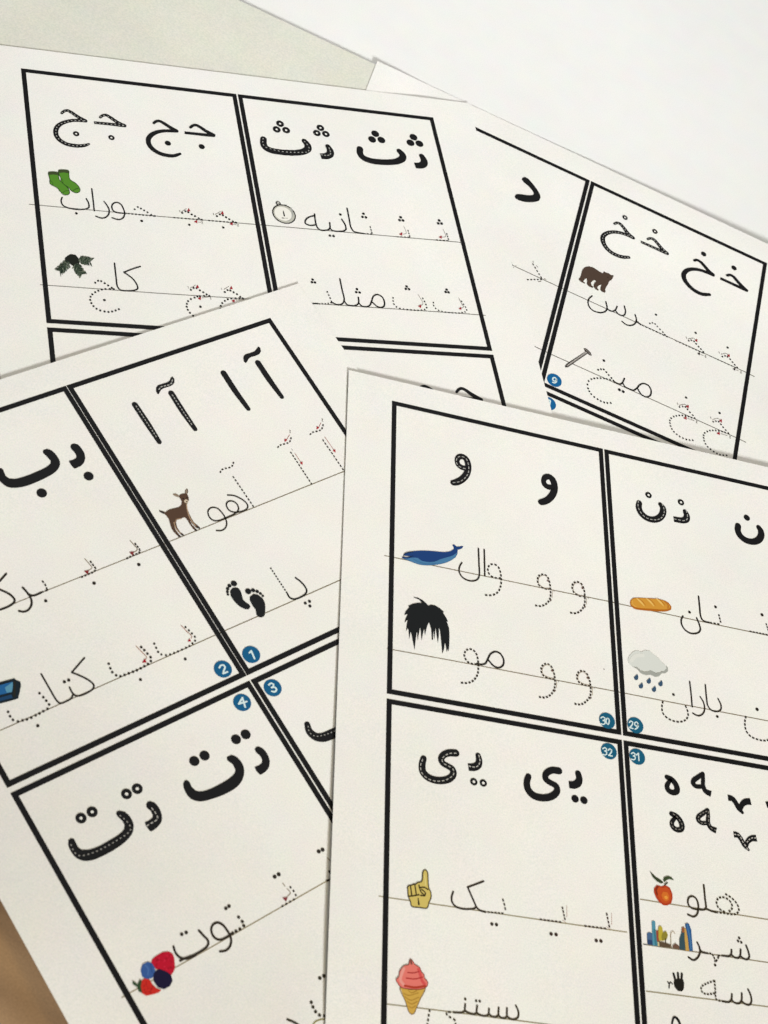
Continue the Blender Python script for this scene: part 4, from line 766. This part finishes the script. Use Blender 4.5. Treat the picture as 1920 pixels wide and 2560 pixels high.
for q, c, w_ in (([(1150, 1020), (1130, 1070), (1110, 1150), (1150, 1210)], (234, 158, 148), 34), ([(1320, 1030), (1340, 1090), (1360, 1160), (1390, 1200)], (214, 84, 84), 34), ([(1195, 1065), (1260, 1070), (1325, 1055)], (176, 60, 58), 13), ([(1180, 1130), (1280, 1140), (1368, 1118)], (182, 60, 58), 14), ([(1160, 1218), (1280, 1238), (1395, 1222)], (178, 62, 44), 24), ([(1232, 925), (1238, 965)], (120, 72, 62), 22)): m.line(q, w_, c, dz=.0002)
m.done('pink soft ice cream in a yellow cone')
word('C', c14, [[(1540, 530), (1565, 590), (1560, 645), (1530, 664), (1485, 660), (1455, 632), (1452, 555)], [(1455, 635), (1428, 653), (1392, 648), (1370, 620), (1371, 550)], [(1370, 622), (1342, 641), (1302, 636), (1275, 610), (1275, 560)], [(1275, 612), (1248, 631), (1192, 624), (1155, 598), (1158, 530)], [(1155, 600), (1130, 614), (1082, 604), (1040, 578), (1040, 515)], [(1040, 580), (1005, 598), (950, 598)]], 16,
     dots=[(1040, 465), (1148, 483), (1183, 486)], dr=13, dashed=[[(945, 597), (870, 592)], [(690, 568), (678, 640), (665, 730)], [(855, 600), (862, 630), (905, 652), (942, 680), (945, 730)]], dd=(24, 20), dw=16, rgb=(62, 54, 40))
m = Mark('C', 'peach_picture', (200, 84, 36), dz=.00013).tile(*c8)
m.poly([(380, 242), (430, 257), (480, 245), (530, 275), (558, 340), (560, 400), (545, 450), (500, 478), (455, 475), (405, 440), (370, 390), (346, 330), (346, 278)], (178, 62, 30), smooth=True)
m.poly([(400, 262), (440, 275), (485, 265), (520, 295), (540, 350), (540, 405), (520, 440), (480, 455), (440, 440), (405, 400), (378, 340), (372, 290)], (196, 80, 34), dz=.00016, smooth=True)
m.poly([(450, 320), (500, 325), (520, 370), (515, 415), (480, 430), (445, 400), (430, 355)], (212, 112, 42), dz=.00019, smooth=True).dots([(485, 385)], 20, (234, 158, 66), dz=.00021)
m.line([(392, 262), (372, 300), (385, 350)], 16, (130, 44, 26), dz=.0002)
m.poly([(298, 80), (330, 112), (372, 152), (420, 180), (455, 212), (432, 226), (380, 200), (330, 152)], (56, 66, 44), dz=.0002).poly([(450, 190), (465, 150), (510, 137), (550, 155), (577, 187), (530, 174), (500, 180), (468, 206)], (60, 74, 46), dz=.0002).line([(500, 216), (468, 240)], 14, (50, 54, 36), dz=.00022)
m.done('orange peach with two leaves')
word('C', c8, [[(890, 522), (850, 523), (800, 515), (752, 485), (736, 430), (750, 385), (790, 371), (832, 400), (855, 460), (856, 530), (840, 583), (800, 607), (737, 582)], [(920, 242), (935, 400), (945, 505), (925, 525), (870, 525)], [(945, 512), (1000, 540), (1060, 556)]], 18,
     dashed=[[(1060, 556), (1140, 565), (1240, 580), (1295, 575), (1325, 538), (1308, 470), (1250, 400), (1168, 345)], [(1165, 555), (1105, 522), (1068, 462), (1080, 405), (1130, 383), (1190, 402), (1237, 450), (1247, 510), (1210, 552)]], dd=(26, 15), dw=17, rgb=(58, 50, 36))
m = Mark('C', 'city_picture', (74, 104, 144), dz=.00013).tile(*c8)
m.poly([(264, 800), (290, 783), (325, 800), (330, 935), (270, 925)]).poly([(270, 870), (328, 880), (330, 935), (272, 925)], (48, 70, 110), dz=.00015)
m.poly([(320, 660), (340, 652), (360, 662), (368, 800), (388, 945), (330, 938)], (84, 146, 172), dz=.00016).line([(352, 760), (368, 930)], 24, (58, 122, 140), dz=.00018)
m.poly([(372, 765), (408, 768), (412, 890), (378, 890)], (152, 74, 58), dz=.00019)
m.poly([(398, 725), (420, 710), (442, 730), (450, 790), (490, 775), (506, 820), (495, 860), (455, 885), (405, 880), (398, 800)], (188, 172, 62), dz=.00021, smooth=True).poly([(440, 800), (478, 775), (505, 815), (492, 870), (440, 880)], (142, 132, 52), dz=.00023, smooth=True)
m.poly([(388, 890), (450, 900), (540, 930), (560, 965), (470, 958), (392, 950)], (92, 76, 60), dz=.0002).poly([(388, 890), (405, 905), (408, 948), (392, 948)], (206, 196, 150), dz=.00024).line([(478, 860), (486, 925)], 10, (80, 66, 44), dz=.00024)
m.line([(545, 962), (540, 830), (545, 790), (568, 775), (588, 800)], 8, (176, 160, 136), dz=.0002).poly([(565, 935), (595, 915), (635, 945), (638, 980), (562, 968)], (112, 84, 70), dz=.0002)
m.poly([(640, 860), (660, 800), (670, 730), (692, 722), (705, 760), (705, 992), (640, 985)], (56, 82, 92), dz=.00016).poly([(664, 735), (690, 722), (702, 790), (670, 790)], (150, 92, 62), dz=.00018)
m.poly([(695, 738), (715, 748), (735, 860), (750, 1000), (712, 1000), (700, 880)], (200, 160, 84), dz=.0002).poly([(704, 692), (730, 680), (752, 695), (775, 760), (795, 1002), (752, 1000), (738, 860)], (48, 92, 146), dz=.00018).line([(728, 700), (760, 860), (772, 980)], 10, (78, 128, 176), dz=.0002)
m.line([(225, 925), (262, 928)], 6, (96, 110, 130)); m.done('row of coloured town buildings and a tree')
word('C', c8, [[(845, 905), (870, 960), (877, 1015), (850, 1078), (800, 1108), (745, 1075)], [(875, 985), (898, 1013), (945, 1026)], [(1150, 1058), (1210, 1062), (1235, 1040), (1240, 990)], [(1240, 1045), (1270, 1075), (1318, 1082), (1340, 1055), (1345, 985)], [(1343, 1058), (1370, 1085), (1420, 1100), (1445, 1070), (1432, 1005), (1408, 940)]], 18,
     dots=[(1328, 853), (1315, 888), (1352, 903), (1052, 1165)], dr=15, dashed=[[(955, 1028), (1010, 1036), (1040, 1080), (1052, 1130)], [(1092, 1068), (1062, 1125)], [(1080, 1055), (1150, 1058)]], dd=(24, 12), dw=16, rgb=(52, 44, 36))
m = Mark('C', 'open_hand_picture', (30, 28, 24), dz=.00013).tile(*c8)
m.poly([(578, 1340), (682, 1330), (694, 1372), (690, 1440), (668, 1468), (622, 1462), (588, 1425)], smooth=True)
for q in ([(572, 1265), (598, 1360)], [(622, 1258), (630, 1360)], [(668, 1265), (662, 1360)]): m.line(q, 26)
m.line([(505, 1358), (522, 1382), (520, 1428)], 15).line([(522, 1380), (540, 1362), (556, 1380)], 16); m.done('black hand beside a Persian numeral three')
word('C', c8, [[(1150, 1585), (1212, 1590), (1238, 1562), (1245, 1500)], [(1242, 1565), (1272, 1597), (1328, 1605), (1355, 1572), (1358, 1490)], [(1357, 1578), (1390, 1610), (1448, 1622), (1470, 1580), (1458, 1505), (1430, 1445)]], 18,
     dashed=[[(1045, 1345), (960, 1375), (905, 1405), (888, 1440), (905, 1480), (950, 1500), (1050, 1490)], [(1045, 1340), (1055, 1470), (1065, 1560), (1150, 1585)]], dd=(26, 14), dw=16, rgb=(56, 48, 36))
big('C', (1620, 2260, 300), [[(330, 1700, 26), (340, 1620, 28), (362, 1565, 30), (400, 1582, 38), (440, 1650, 36), (450, 1720, 30)]])
